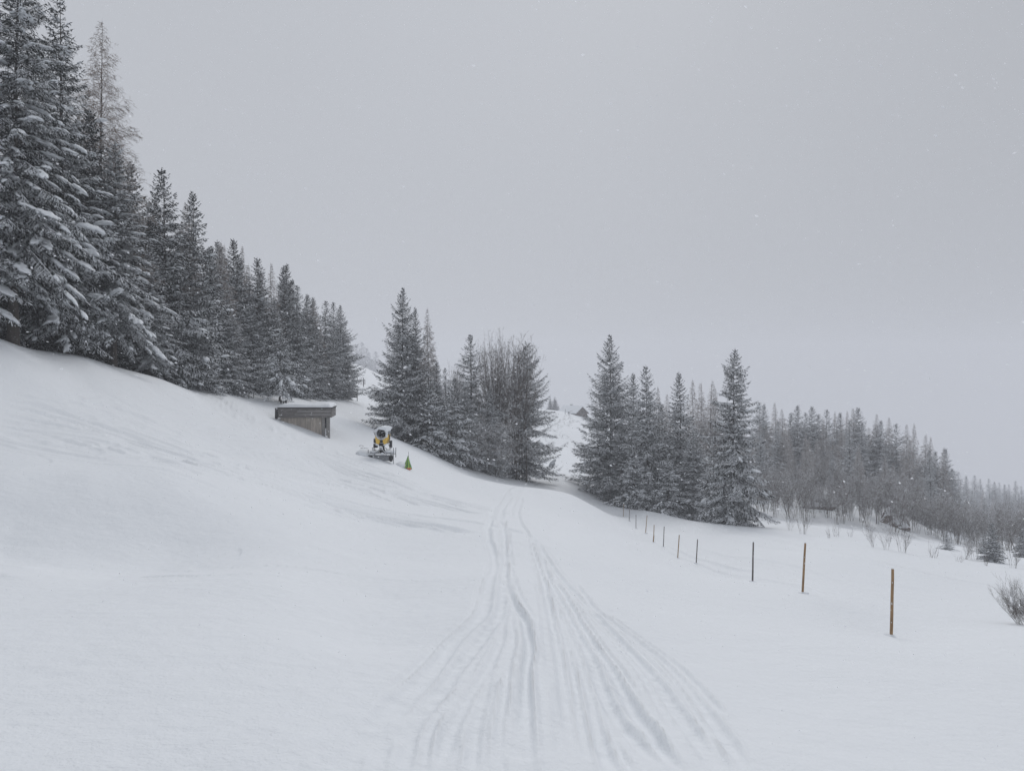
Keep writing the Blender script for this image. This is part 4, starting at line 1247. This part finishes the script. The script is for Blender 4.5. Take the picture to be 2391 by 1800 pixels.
def far_hut():
    x, y = (1338 - CX) / FPX * 345, 345
    z = -(969 - CY) / FPX * y
    t = thing('wooden_hut', 'far snow-roofed wooden hut with a dark gable on the crest of the slope', 'hut', (x, y, z), (0, 0, R(-52)))
    w, l, hw, hr = 3.6, 6.0, 1.2, 3.9
    # long side along local -x
    mb = MB()
    vs_ = [(-l, -w, -1.5), (l, -w, -1.5), (l, w, -1.5), (-l, w, -1.5), (-l, -w, hw), (l, -w, hw), (l, w, hw), (-l, w, hw), (l, 0, hr), (-l, 0, hr)]
    mb.add(vs_, [(0, 1, 5, 4), (1, 2, 6, 8, 5), (2, 3, 7, 6), (3, 0, 4, 9, 7), (0, 3, 2, 1)])
    mb.build('wall', M['wood_far'], t)
    o_, th = .7, .25
    for sg in (-1, 1):
        sl = (hr - hw) / w
        ye = sg * (w + o_); ze = hw - sl * o_
        mb = MB().add([(-l - o_, 0, hr), (l + o_, 0, hr), (l + o_, ye, ze), (-l - o_, ye, ze), (-l - o_, 0, hr + th), (l + o_, 0, hr + th), (l + o_, ye, ze + th), (-l - o_, ye, ze + th)],
                      [(0, 1, 2, 3), (7, 6, 5, 4), (0, 4, 5, 1), (1, 5, 6, 2), (2, 6, 7, 3), (3, 7, 4, 0)])
        rf = mb.build('roof', M['wood_far'], t)
        mb = MB().add([(-l - o_, 0, hr + th), (l + o_, 0, hr + th), (l + o_, ye, ze + th), (-l - o_, ye, ze + th), (-l - o_ - .1, 0, hr + th + .5), (l + o_ + .1, 0, hr + th + .5), (l + o_ + .1, ye * 1.03, ze + th + .4), (-l - o_ - .1, ye * 1.03, ze + th + .4)],
                      [(0, 1, 2, 3), (7, 6, 5, 4), (0, 4, 5, 1), (1, 5, 6, 2), (2, 6, 7, 3), (3, 7, 4, 0)])
        mb.build('roof_snow', M['snow'], rf)
    ch = MB().box((-2, .8, hr + .5), (.8, .8, 1.4)).build('chimney', M['concrete'], t)
    MB().box((-2, .8, hr + 1.35), (1.1, 1.1, .3)).build('snow_cap', M['snow'], ch)
    for q in range(5):
        MB().box((l + .04, -2.4 + q * 1.2, .2), (.06, 1.12, 2.2)).build('plank', M['wood_far'], t)
far_hut()

def skier():
    x, y = (1328 - CX) / FPX * 330, 330
    z = gz(x, y)
    t = thing('person', 'tiny dark-clad skier on the far slope below the hut', 'person', (x, y, z))
    V_ = [(0, 0, .95), (0, 0, 1.15), (0, .03, 1.42), (0, .05, 1.56), (0, .05, 1.70), (-.16, 0, .90), (-.26, .1, .50), (-.30, .0, .08), (.16, 0, .90), (.24, .12, .50), (.30, .05, .08),
          (-.22, .02, 1.40), (-.38, .15, 1.18), (-.40, .38, 1.10), (.22, .02, 1.40), (.40, .12, 1.18), (.42, .36, 1.10)]
    E_ = [(0, 1), (1, 2), (2, 3), (3, 4), (0, 5), (5, 6), (6, 7), (0, 8), (8, 9), (9, 10), (2, 11), (11, 12), (12, 13), (2, 14), (14, 15), (15, 16)]
    Rr = [.17, .16, .17, .07, .11, .11, .09, .07, .11, .09, .07, .09, .06, .045, .09, .06, .045]
    m = bpy.data.meshes.new('body'); m.from_pydata(V_, E_, []); m.materials.append(M['cloth_dark'])
    o = obj('body', m, t)
    md = o.modifiers.new('skin', 'SKIN'); sv = m.skin_vertices[0].data
    for i, r in enumerate(Rr): sv[i].radius = (r, r)
    sv[0].use_root = True
    s2 = o.modifiers.new('sub', 'SUBSURF'); s2.levels = 1; s2.render_levels = 1
    MB().blob((0, .05, 1.76), (.12, .13, .12), 1, 2, amp=.02).build('helmet', M['trim'], t, smooth=True)
    for sg in (-1, 1):
        MB().box((sg * .30, .1, .02), (.09, 1.7, .03)).build('ski', M['trim'], t)
        MB().tube([(sg * .42, .38, 1.1), (sg * .50, .05, .02)], .012, 6).build('ski_pole', M['trim'], t)
skier()

# small posts and a board on the left hill
GP = 'thin posts on the far left hill'
for (px, py, hh) in [(834, 895, 2.6), (838, 899, 1.2), (843, 899, 1.2), (848, 900, 1.0), (849, 905, 2.2), (852, 898, 1.2)]:
    x, y = ppx(px, py)
    MB().tube([(0, 0, -.3), (0, 0, hh)], .09, 6).build('marker_post', M['post_grey'], None, loc=(x, y, gz(x, y)), label='thin dark post on the open hill right of the left forest', category='post', group=GP)
d = 118; x = (812 - CX) / FPX * d
t = thing('board_fence', 'short dark board fence poking out of the snow at the end of the left forest', 'fence', (x, d, gz(x, d)), (0, 0, R(-8)))
for q in range(4):
    MB().box((0, 0, .25 + q * .27), (3.4, .05, .22), ry=R(5)).build('board', M['post_grey'], t)
for sx in (-1.5, 0, 1.6):
    MB().box((sx, .08, .4), (.1, .1, 1.9)).build('post', M['post_grey'], t)
for (px, py, hh, lab) in [(785, 938, .9 * 1.8, 'thin stick in the snow right of the shed roof under the last spruce'), (581, 926, .7, 'left of two short stakes between the forest and the shed'), (592, 928, .8, 'right of two short stakes between the forest and the shed'), (1320, 968, 2.6, 'slim pole beside the far hut')]:
    x, y = ppx(px, py)
    MB().tube([(0, 0, -.3), (.02, 0, hh)], .035 if px < 1000 else .1, 6).build('stake', M['post_grey'], None, loc=(x, y, gz(x, y)), label=lab, category='stake')

# ---- marker posts beside the piste ----------------------------------------------------
plab = ['nearest brown wooden marker post at the lower right, standing alone in the snow', 'second nearest marker post, tall and brown with a slight lean to the right',
        'grey marker post third nearest, before the wide gap in the row', 'grey marker post first beyond the wide gap in the row', 'brown leaning marker post just left of the first grey one beyond the gap',
        'thin grey marker post sixth from the right end of the row', 'marker post with a thick brown foot, seventh from the right', 'leaning brown marker post eighth from the right',
        'short grey marker post ninth from the right', 'grey marker post tenth from the right', 'brown marker post eleventh from the right, just below the ridge line', 'second farthest marker post, in front of the leftmost big spruce', 'farthest thin marker post at the left end of the row']
for (tx, ty, bx, by, kd), dd, lab in zip(POSTS, PDEP, plab):
    x, y, z = P(bx, by, dd)
    z = gz(x, y)
    hgt = (by - ty) / FPX * dd
    ln = (tx - bx) / FPX * dd
    t = thing('marker_post', lab, 'post', (x, y, z), group='marker posts beside the piste')
    w = .062
    sh = MB()
    pts = [(-.3, -ln * .2), (.35, .25), (.7, .7), (1.0, 1.0)]
    n = 5
    vs_, fs_ = [], []
    for i, tt in enumerate((-.15, .3, .6, .85, 1.0)):
        cx_ = ln * tt + fg.uniform(-.004, .004)
        for a, b in ((-1, -1), (1, -1), (1, 1), (-1, 1)):
            vs_.append((cx_ + a * w / 2 * (1 - .05 * i), b * w * .35, hgt * tt))
        if i:
            for k in range(4):
                fs_.append(((i - 1) * 4 + k, (i - 1) * 4 + (k + 1) % 4, i * 4 + (k + 1) % 4, i * 4 + k))
    fs_.append((16, 17, 18, 19))
    sh.add(vs_, fs_).build('shaft', M['post_grey'] if kd else M['post_brown'], t, bevel=.004)
    MB().blob((ln, 0, hgt + .006), (.03, .024, .016), int(bx), 1).build('snow_cap', M['snow'], t, smooth=True)
    if int(bx) == 1525:
        MB().tube([(-.03, -.03, -.1), (.03, -.03, .55)], .05, 7).build('splint', M['post_brown'], t)
    # little collar of drifted snow and frozen drips on the shaft
    MB().blob((0, 0, .0), (.16, .13, .05), int(by), 2, amp=.2).build('snow_collar', M['snow'], t, smooth=True)
    for q in range(4):
        u = fg.uniform(.1, .85)
        MB().blob((ln * u + fg.uniform(-.02, .02), -w * .36, hgt * u), (.012, .006, .016), q, 1).build('snow_spot', M['snow'], t, smooth=True)

# ---- shed -----------------------------------------------------------------------------
def shed():
    dS = 64.0
    k = dS / FPX
    x0 = (655 - CX) * k; x1 = (770 - CX) * k; xr = (768 - CX) * k
    ztop = -(953 - CY) * k; zf = -(975 - CY) * k; zb = -(1030 - CY) * k
    t = thing('concrete_shed', 'low flat-roofed shed half buried in the snow slope, grey board fascia and brown wall', 'shed', ((x0 + x1) / 2, dS, zb))
    cx_ = (x0 + x1) / 2
    X = lambda v: v - cx_
    W = x1 - x0; Hf = zf - zb; Ht = ztop - zb
    MB().box((0, .2, Hf / 2 - .3), (W - .1, .2, Hf + .6)).build('wall_core', M['trim'], t)
    npl = 15
    pm = None
    g = random.Random(3)
    for i in range(npl):
        w = (W - .75) / npl
        MB().box((-W / 2 + w * (i + .5), .07 + g.uniform(-.008, .008), Hf / 2 - .3), (w - .008, .04, Hf + .58)).build('plank', M['board'], t)
    MB().box((W / 2 - .58, .03, Hf / 2 - .3), (.26, .10, Hf + .6)).build('door_frame', M['concrete'], t)
    MB().box((W / 2 - .15, .03, Hf / 2 - .3), (.30, .12, Hf + .6), ).build('corner_pillar', M['concrete'], t, bevel=.01)
    MB().tube([(W / 2 - .36, -.07, -.2), (W / 2 - .36, -.07, Hf * .55)], .06, 10).build('drain_pipe', M['pipe'], t, smooth=True)
    # back and side walls, set in under the roof
    MB().box((-W / 2 + .15, 2.9, Hf / 2 - .3), (.2, 5.0, Hf + .6)).build('side_wall', M['concrete'], t)
    MB().box((W / 2 - 2.9, 2.9, Hf / 2 - .3), (.2, 5.0, Hf + .6)).build('side_wall', M['concrete'], t)
    # roof slab + fascia boards
    D = 5.6
    sk = [(-W / 2 - .12, -.15), (W / 2 + .12, -.15), (W / 2 + .12 - .97, D - .2), (-W / 2 - .12, D - .2)]
    MB().add([(a, b, Ht - .2) for a, b in sk] + [(a, b, Ht - .04) for a, b in sk], [(3, 2, 1, 0), (4, 5, 6, 7), (0, 1, 5, 4), (1, 2, 6, 5), (2, 3, 7, 6), (3, 0, 4, 7)]).build('roof_slab', M['concrete'], t)
    hb = (Ht - Hf)
    for i in range(3):
        zz = Hf + hb * (i + .5) / 3
        MB().box((0, -.18, zz), (W + .30, .06, hb / 3 - .015), rx=R(0)).build('fascia_board', M['fascia'], t)
        MB().box((W / 2 + .18 - .5, D / 2 - .2, zz), (.06, D - .02, hb / 3 - .015), rz=R(10)).build('fascia_board', M['fascia'], t)
        MB().box((-W / 2 - .18, D / 2 - .2, zz), (.06, D - .02, hb / 3 - .015)).build('fascia_board', M['fascia'], t)
    MB().box((0, -.23, Ht + .03), (W + .48, .10, .10)).build('roof_edge_trim', M['trim'], t)
    MB().box((W / 2 + .23 - .5, D / 2 - .15, Ht + .03), (.10, D - .06, .10), rz=R(10)).build('roof_edge_trim', M['trim'], t)
    MB().box((-W / 2 - .28, -.30, Ht - hb * .55), (.20, .16, hb * 1.15)).build('beam_end', M['trim'], t, bevel=.01)
    # snow blanket on the roof
    nx, ny = 34, 22
    vs_ = []; fs_ = []
    for j in range(ny + 1):
        for i in range(nx + 1):
            u = i / nx; v = j / ny
            e = min(u, 1 - u) * W; f = v * D; b_ = (1 - v) * D
            rr_ = min(1, e / .22) ** .5 * min(1, (f + .001) / .22) ** .5
            zz = Ht + .10 + .23 * rr_ + .05 * math.sin(u * 7 + v * 3) + .06 * float(fbm(np.array([u * 6.]), np.array([v * 5.]), 2)[0]) + .08 * min(1, v * 2)
            vs_.append((-W / 2 - .2 + u * (W + .40 - .99 * v) + .03 * math.sin(v * 9), -.25 + v * (D + .2) + .025 * math.sin(u * 23) * (j == 0), zz if 0 < i < nx and 0 < j < ny else Ht + .085))
    for j in range(ny):
        for i in range(nx):
            a = j * (nx + 1) + i
            fs_.append((a, a + 1, a + nx + 2, a + nx + 1))
    MB().add(vs_, fs_).build('roof_snow', M['snow'], t, smooth=True)
    # rusty coupling stub on the snow above the roof
    rx = (662 - CX) / FPX * 70.6; ry = 70.6
    rz = -(942 - CY) / FPX * ry
    s = thing('pipe_stand', 'small rusty double-ended pipe fitting on a stub above the left end of the shed roof', 'pipe', (rx, ry, rz))
    MB().tube([(0, 0, -1.4), (0, 0, .22)], .05, 8).build('stub', M['rubber'], s)
    MB().tube([(-.22, 0, .18), (.22, 0, .18)], .04, 8).build('cross_pipe', M['rubber'], s)
    for sg in (-1, 1):
        MB().lathe([(0, 0), (0, .2), (.07, .2), (.07, 0)], (sg * .25 - .035, 0, .18), (1, 0, 0), 14).build('flange', M['rubber'], s)
    MB().blob((0, 0, .30), (.22, .08, .06), 4, 1).build('snow_cap', M['snow'], s, smooth=True)
shed()

# ---- snow cannon ------------------------------------------------------------------------
def cannon():
    d = 57.5
    x = (893 - CX) / FPX * d
    z = gz(x, d)
    t = thing('snow_cannon', 'snow-capped yellow fan snow cannon on a wheeled carriage beside the piste', 'snow cannon', (x, d, z), (0, 0, R(-6)))
    ax = Vector((0, -1, -.10)).normalized()       # blowing towards the viewer, dipped slightly
    c = Vector((0, 0, 2.14))
    # barrel
    MB().lathe([(-1.05, .30), (-1.0, .40), (-.55, .46), (.35, .46), (.36, .415), (-.5, .41), (-.9, .36)], c, ax, 32).build('barrel', M['steel'], t, smooth=True)
    MB().lathe([(.30, .44), (.30, .475), (.40, .49), (.46, .47), (.46, .385), (.36, .375), (.30, .44)], c, ax, 36).build('nozzle_ring', M['rim'], t, smooth=True)
    e1 = ax.cross(Vector((1, 0, 0))).normalized(); e0 = Vector((1, 0, 0))
    ring = [c + ax * .47 + (e0 * math.cos(a) + e1 * math.sin(a)) * .43 for a in [i * math.pi / 9 for i in range(18)]]
    arc = MB()
    for i in range(13):
        a_ = R(-25 + i * 15)
        q_ = c + ax * .40 + Vector((math.cos(a_), 0, math.sin(a_))) * .49
        arc.blob(q_, (.10, .12, .10), 70 + i, 1, amp=.08)
    arc.build('ring_snow', M['snow'], t, smooth=True)
    for p in ring:
        MB().lathe([(0, .0), (0, .022), (.04, .016), (.04, 0)], p, ax, 8).build('nozzle', M['dark_steel'], t)
    hub = MB().lathe([(-.6, .12), (.05, .12), (.14, .08), (.17, .0)], c, ax, 20).build('fan_hub', M['dark_steel'], t, smooth=True)
    for i in range(8):
        a = i * math.pi / 4
        r1 = (e0 * math.cos(a) + e1 * math.sin(a)); s1 = (-e0 * math.sin(a) + e1 * math.cos(a))
        p0 = c + r1 * .1; p1 = c + r1 * .39
        vs_ = []
        for (pp, w) in ((p0, .05), (p1, .10)):
            for q in (-1, 1):
                for th in (-.006, .006):
                    vs_.append(pp + s1 * q * w + ax * (q * w * .7 + th - .15))
        MB().add(vs_, [(0, 2, 6, 4), (1, 5, 7, 3), (0, 1, 3, 2), (4, 6, 7, 5), (0, 4, 5, 1), (2, 3, 7, 6)]).build('fan_blade', M['dark_steel'], hub)
    # dark inner end of the barrel
    MB().lathe([(-.62, 0), (-.62, .41), (-.58, .41), (-.58, 0)], c, ax, 24).build('intake_grille', M['rubber'], t)
    # yellow cowling either side below the barrel
    for sg in (-1, 1):
        mb = MB()
        prof = [(.14, 1.80), (.12, 1.48), (.22, 1.24), (.42, 1.34), (.49, 1.66), (.50, 2.05), (.44, 1.92), (.30, 1.76)]
        n = len(prof)
        vs_ = [(sg * a, -.36, b) for a, b in prof] + [(sg * a, .55, b + .03) for a, b in prof]
        fs_ = [tuple(range(n)), tuple(range(n, 2 * n))[::-1]] + [(i, (i + 1) % n, n + (i + 1) % n, n + i) for i in range(n)]
        cw = mb.add(vs_, fs_).build('cowling', M['yellow'], t, bevel=.015)
        MB().box((sg * .33, -.37, 1.22), (.26, .07, .12), ry=sg * -.25).build('snow_ledge', M['snow'], cw, bevel=.02)
    # yoke and motor mast
    MB().tube([(0, 0, .55), (0, 0, 1.05), (0, 0, 1.30)], [.20, .17, .24], 14).build('mast', M['dark_steel'], t, smooth=True)
    MB().blob((0, -.06, 1.22), (.30, .25, .24), 5, 2, amp=.06).build('gear_housing', M['dark_steel'], t)
    MB().box((0, -.1, 1.58), (.24, .34, .44)).build('compressor', M['dark_steel'], t, bevel=.03)
    for sg in (-1, 1):
        MB().tube([(sg * .16, 0, 1.15), (sg * .58, .05, 1.40), (sg * .57, .05, 2.05)], [.05, .045, .04], 8).build('yoke_arm', M['dark_steel'], t)
        MB().lathe([(0, 0), (0, .09), (.05, .09), (.05, 0)], (sg * .56 - .025, .05, 2.05), (1, 0, 0), 12).build('pivot', M['steel'], t)
    # cabinets left and right
    for sx, w, zc, hh in ((-.62, .22, 1.52, .34), (-.60, .30, 1.12, .34), (.66, .16, 1.25, .62)):
        cb_ = MB().box((sx, .12, zc), (w, .34, hh)).build('control_box', M['dark_steel'], t, bevel=.02)
        MB().blob((sx, .12, zc + hh / 2 + .02), (w * .55, .2, .06), int(abs(sx) * 100), 2).build('snow_cap', M['snow'], cb_, smooth=True)
    # hoses
    for sg, ph in ((-1, 0), (1, 1), (-1, 2)):
        pts = [(sg * (.45 + .05 * ph), .0, 1.25), (sg * (.62 + .05 * ph), -.1, .95), (sg * (.55 + .03 * ph), -.15, .62), (sg * (.40), -.1, .55)]
        MB().tube(pts, .025, 7).build('hose', M['rubber'], t, smooth=True)
    # sign / valve block in front
    vb = MB().box((.0, -.42, .94), (.28, .16, .22)).build('valve_block', M['rim'], t, bevel=.015)
    for q in (-.05, .03):
        MB().box((0, -.505, .94 + q), (.17, .012, .035)).build('slot', M['rubber'], vb)
    MB().blob((0, -.42, 1.07), (.17, .11, .06), 12, 2).build('snow_cap', M['snow'], vb, smooth=True)
    MB().blob((0, -.1, .70), (.26, .24, .24), 8, 2, amp=.08).build('winch_drum', M['rubber'], t)
    # carriage: A-frame, cross beam, uprights, wheels, blade
    for sg in (-1, 1):
        MB().tube([(sg * .10, -.45, .88), (sg * .56, -.62, .40)], .035, 8).build('strut', M['steel'], t)
        MB().tube([(sg * .18, .2, .95), (sg * .75, .35, .40)], .035, 8).build('strut', M['steel'], t)
        MB().box((sg * 1.04, -.45, .36), (.05, .05, 1.3 if sg > 0 else .95)).build('upright', M['steel'], t, bevel=.006)
        MB().box((sg * .98, .45, .55), (.05, .05, .8)).build('upright', M['steel'], t, bevel=.006)
        wh = MB().lathe([(-.10, .10), (-.10, .24), (-.07, .29), (.07, .29), (.10, .24), (.10, .10)], (sg * .80, -.30, .17), (1, 0, 0), 24).build('wheel', M['rubber'], t, smooth=True)
        MB().lathe([(-.06, .0), (-.06, .11), (.06, .11), (.06, .0)], (sg * .80, -.30, .17), (1, 0, 0), 16).build('wheel_hub', M['steel'], wh)
    MB().box((0, -.50, .40), (2.1, .07, .07)).build('cross_beam', M['steel'], t, bevel=.008)
    MB().box((0, .45, .45), (2.0, .07, .07)).build('cross_beam', M['steel'], t, bevel=.008)
    MB().box((0, -.30, .17), (1.5, .06, .06)).build('axle', M['dark_steel'], t)
    MB().box((.05, -.42, .16), (1.5, .03, .42), rx=R(-8)).build('skirt_plate', M['steel'], t)
    MB().box((0, 0, .52), (1.5, .9, .05)).build('platform', M['steel'], t)
    # snow lying on the machine
    mb = MB()
    for i in range(7):
        yy = -.52 + i * .26
        mb.blob((0.05 + .02 * i, yy, 2.58 - .01 * i), (.34, .22, .17), i, 2, amp=.07)
    for i in range(5):
        mb.blob((.36, -.30 + i * .26, 2.40), (.13, .20, .18), 20 + i, 2, amp=.06)
    mb.build('barrel_snow', M['snow'], t, smooth=True)
    MB().blob((-.62, .1, .62), (.38, .5, .15), 41, 3, amp=.1).build('platform_snow', M['snow'], t, smooth=True)
    MB().blob((.66, -.1, .68), (.36, .45, .20), 42, 3, amp=.12).build('platform_snow', M['snow'], t, smooth=True)
    MB().blob((.10, -.42, .52), (.16, .14, .12), 43, 2, amp=.1).build('platform_snow', M['snow'], t, smooth=True)
    MB().blob((-.7, -.50, .46), (.36, .07, .05), 44, 2, amp=.1).build('platform_snow', M['snow'], t, smooth=True)
    # nozzle head on the left
    MB().tube([(-.55, .1, 1.75), (-.70, .1, 2.15)], .035, 8).build('lance', M['steel'], t)
    MB().blob((-.72, .1, 2.22), (.10, .12, .10), 61, 2, amp=.1).build('lance_snow', M['snow'], t, smooth=True)
    # drifts dug out around it belong to the ground
    for (dx, dy, r, sd_) in ((-1.6, .2, (.75, .9, .45), 1), (1.35, .6, (.5, .8, .35), 2)):
        xx, yy = x + dx, d + dy
        MB().blob((0, 0, 0), r, sd_, 3, amp=.10).build('snow_mound', M['ground'], None, smooth=True, loc=(xx, yy, gz(xx, yy) - .02), kind='structure')
cannon()

def wrapped_flag():
    d = 58.0
    x = (951 - CX) / FPX * d; z = gz(x, d)
    t = thing('wrapped_marker', 'crumpled bright green cover tied round a stake right of the snow cannon, orange hem', 'cover', (x, d, z))
    MB().tube([(.12, 0, -.2), (.10, 0, 1.38)], .015, 6).build('stake', M['post_grey'], t)
    n, rows = 36, 9
    vs_ = []; fs_ = []
    for j in range(rows):
        v = j / (rows - 1)
        zz = 1.04 * (1 - v)
        rr = .03 + .30 * v ** 1.15
        for i in range(n):
            a = 2 * math.pi * i / n
            f = 1 + (.22 * v + .05) * math.sin(7 * a + .8 * j * .4) + .10 * math.sin(3 * a + 1)
            vs_.append((.08 * (1 - v) + math.cos(a) * rr * f - .02, math.sin(a) * rr * f * .8, zz + .05 * v * math.sin(5 * a)))
    for j in range(rows - 1):
        for i in range(n):
            i2 = (i + 1) % n
            fs_.append((j * n + i, j * n + i2, (j + 1) * n + i2, (j + 1) * n + i))
    MB().add(vs_, fs_).build('cover', M['green'], t, smooth=True)
    for k, (a, w) in enumerate(((-1.9, .10), (-1.2, .12), (-.8, .07))):
        vs_ = []; fs_ = []
        for j in range(6):
            v = .15 + .8 * j / 5
            for sgn in (-1, 1):
                aa = a + sgn * w
                rr = (.03 + .33 * v ** 1.15) * 1.16
                vs_.append((.08 * (1 - v) + math.cos(aa) * rr, math.sin(aa) * rr * .85 - .03, 1.12 * (1 - v) + .02))
        fs_ = [(2 * j, 2 * j + 1, 2 * j + 3, 2 * j + 2) for j in range(5)]
        MB().add(vs_, fs_).build('stripe', M['green_pale'], t)
    MB().blob((.20, -.22, .02), (.20, .10, .11), 9, 2, amp=.2).build('hem', M['orange'], t)
wrapped_flag()

# broken twigs lying left of the cannon
for (px, py, ln, az, lab) in [(843, 1045, .5, .3, 'short broken twig lying on the snow left of the snow cannon'), (848, 1049, .9, -.6, 'longer broken twig lying on the snow left of the snow cannon')]:
    x, y = ppx(px, py)
    MB().tube([(-ln / 2, 0, .02), (0, .05, .10), (ln / 2, 0, .03)], .018, 5).build('twig', M['bark'], None, loc=(x, y, gz(x, y)), label=lab, category='twig')

# ---- falling snow ------------------------------------------------------------------------
g = np.random.default_rng(3)
NF = 85000
dmin, dmax = 4.5, 40.0
u = g.random(NF)
dd = (dmin ** 1.9 + u * (dmax ** 1.9 - dmin ** 1.9)) ** (1 / 1.9)
xx = (g.random(NF) * 2 - 1) * (.85 * dd + 1.0); zz = (g.random(NF) * 2 - 1) * (.66 * dd + .8)
kp = zz > ground_base(xx, dd) + .05
c = np.stack([xx, dd, zz], 1)[kp]
N = len(c)
sz = (.0040 + .0060 * g.random(N) ** 2.0)
a = g.random(N) * 6.28
# wind-driven: long axis slants down to the right
D = np.stack([np.full(N, .85) + g.normal(size=N) * .2, g.normal(size=N) * .3, -.35 + g.normal(size=N) * .25], 1)
D /= np.linalg.norm(D, axis=1, keepdims=True)
q = g.normal(size=(N, 3)); S1 = np.cross(D, q); S1 /= np.linalg.norm(S1, axis=1, keepdims=True); S2 = np.cross(D, S1)
el = (1.0 + 1.2 * g.random(N))
Vf = []
for SS in (S1, S2):
    Vf += [c + D * (sz * el)[:, None], c + SS * (sz * .8)[:, None], c - D * (sz * el * .8)[:, None], c - SS * (sz * .7)[:, None]]
Vf = np.stack(Vf, 1).reshape(-1, 3)
b = np.arange(N)[:, None] * 8
Ff = np.concatenate([b + [0, 1, 2, 3], b + [4, 5, 6, 7]])
obj("falling_snow", nmesh("falling_snow", Vf, Ff, M['flake']), kind="stuff")

# ---- haze --------------------------------------------------------------------------------
zt = 0.0
bpy.context.view_layer.update()
for o in scene.objects:
    if o.type == 'MESH':
        for cc in (o.bound_box[1], o.bound_box[6]):
            zt = max(zt, (o.matrix_world @ Vector(cc)).z)
z0, z1 = ZMIN - 1.0, zt + 1.5
hm = bpy.data.materials.new("haze"); hm.use_nodes = True
ht = hm.node_tree; ht.nodes.clear()
ho = ht.nodes.new("ShaderNodeOutputMaterial"); hv = ht.nodes.new("ShaderNodeVolumePrincipled")
hv.inputs["Color"].default_value = (0.95, 0.96, 1.0, 1)
hv.inputs["Density"].default_value = 0.0009
hv.inputs["Anisotropy"].default_value = 0.0
ht.links.new(hv.outputs[0], ho.inputs["Volume"])
MB().box((0, 0, (z0 + z1) / 2), (2040, 2060, z1 - z0)).build("haze", hm, None, kind="stuff")
print("haze box", z0, z1, "tris", sum(len(m.polygons) for m in bpy.data.meshes))
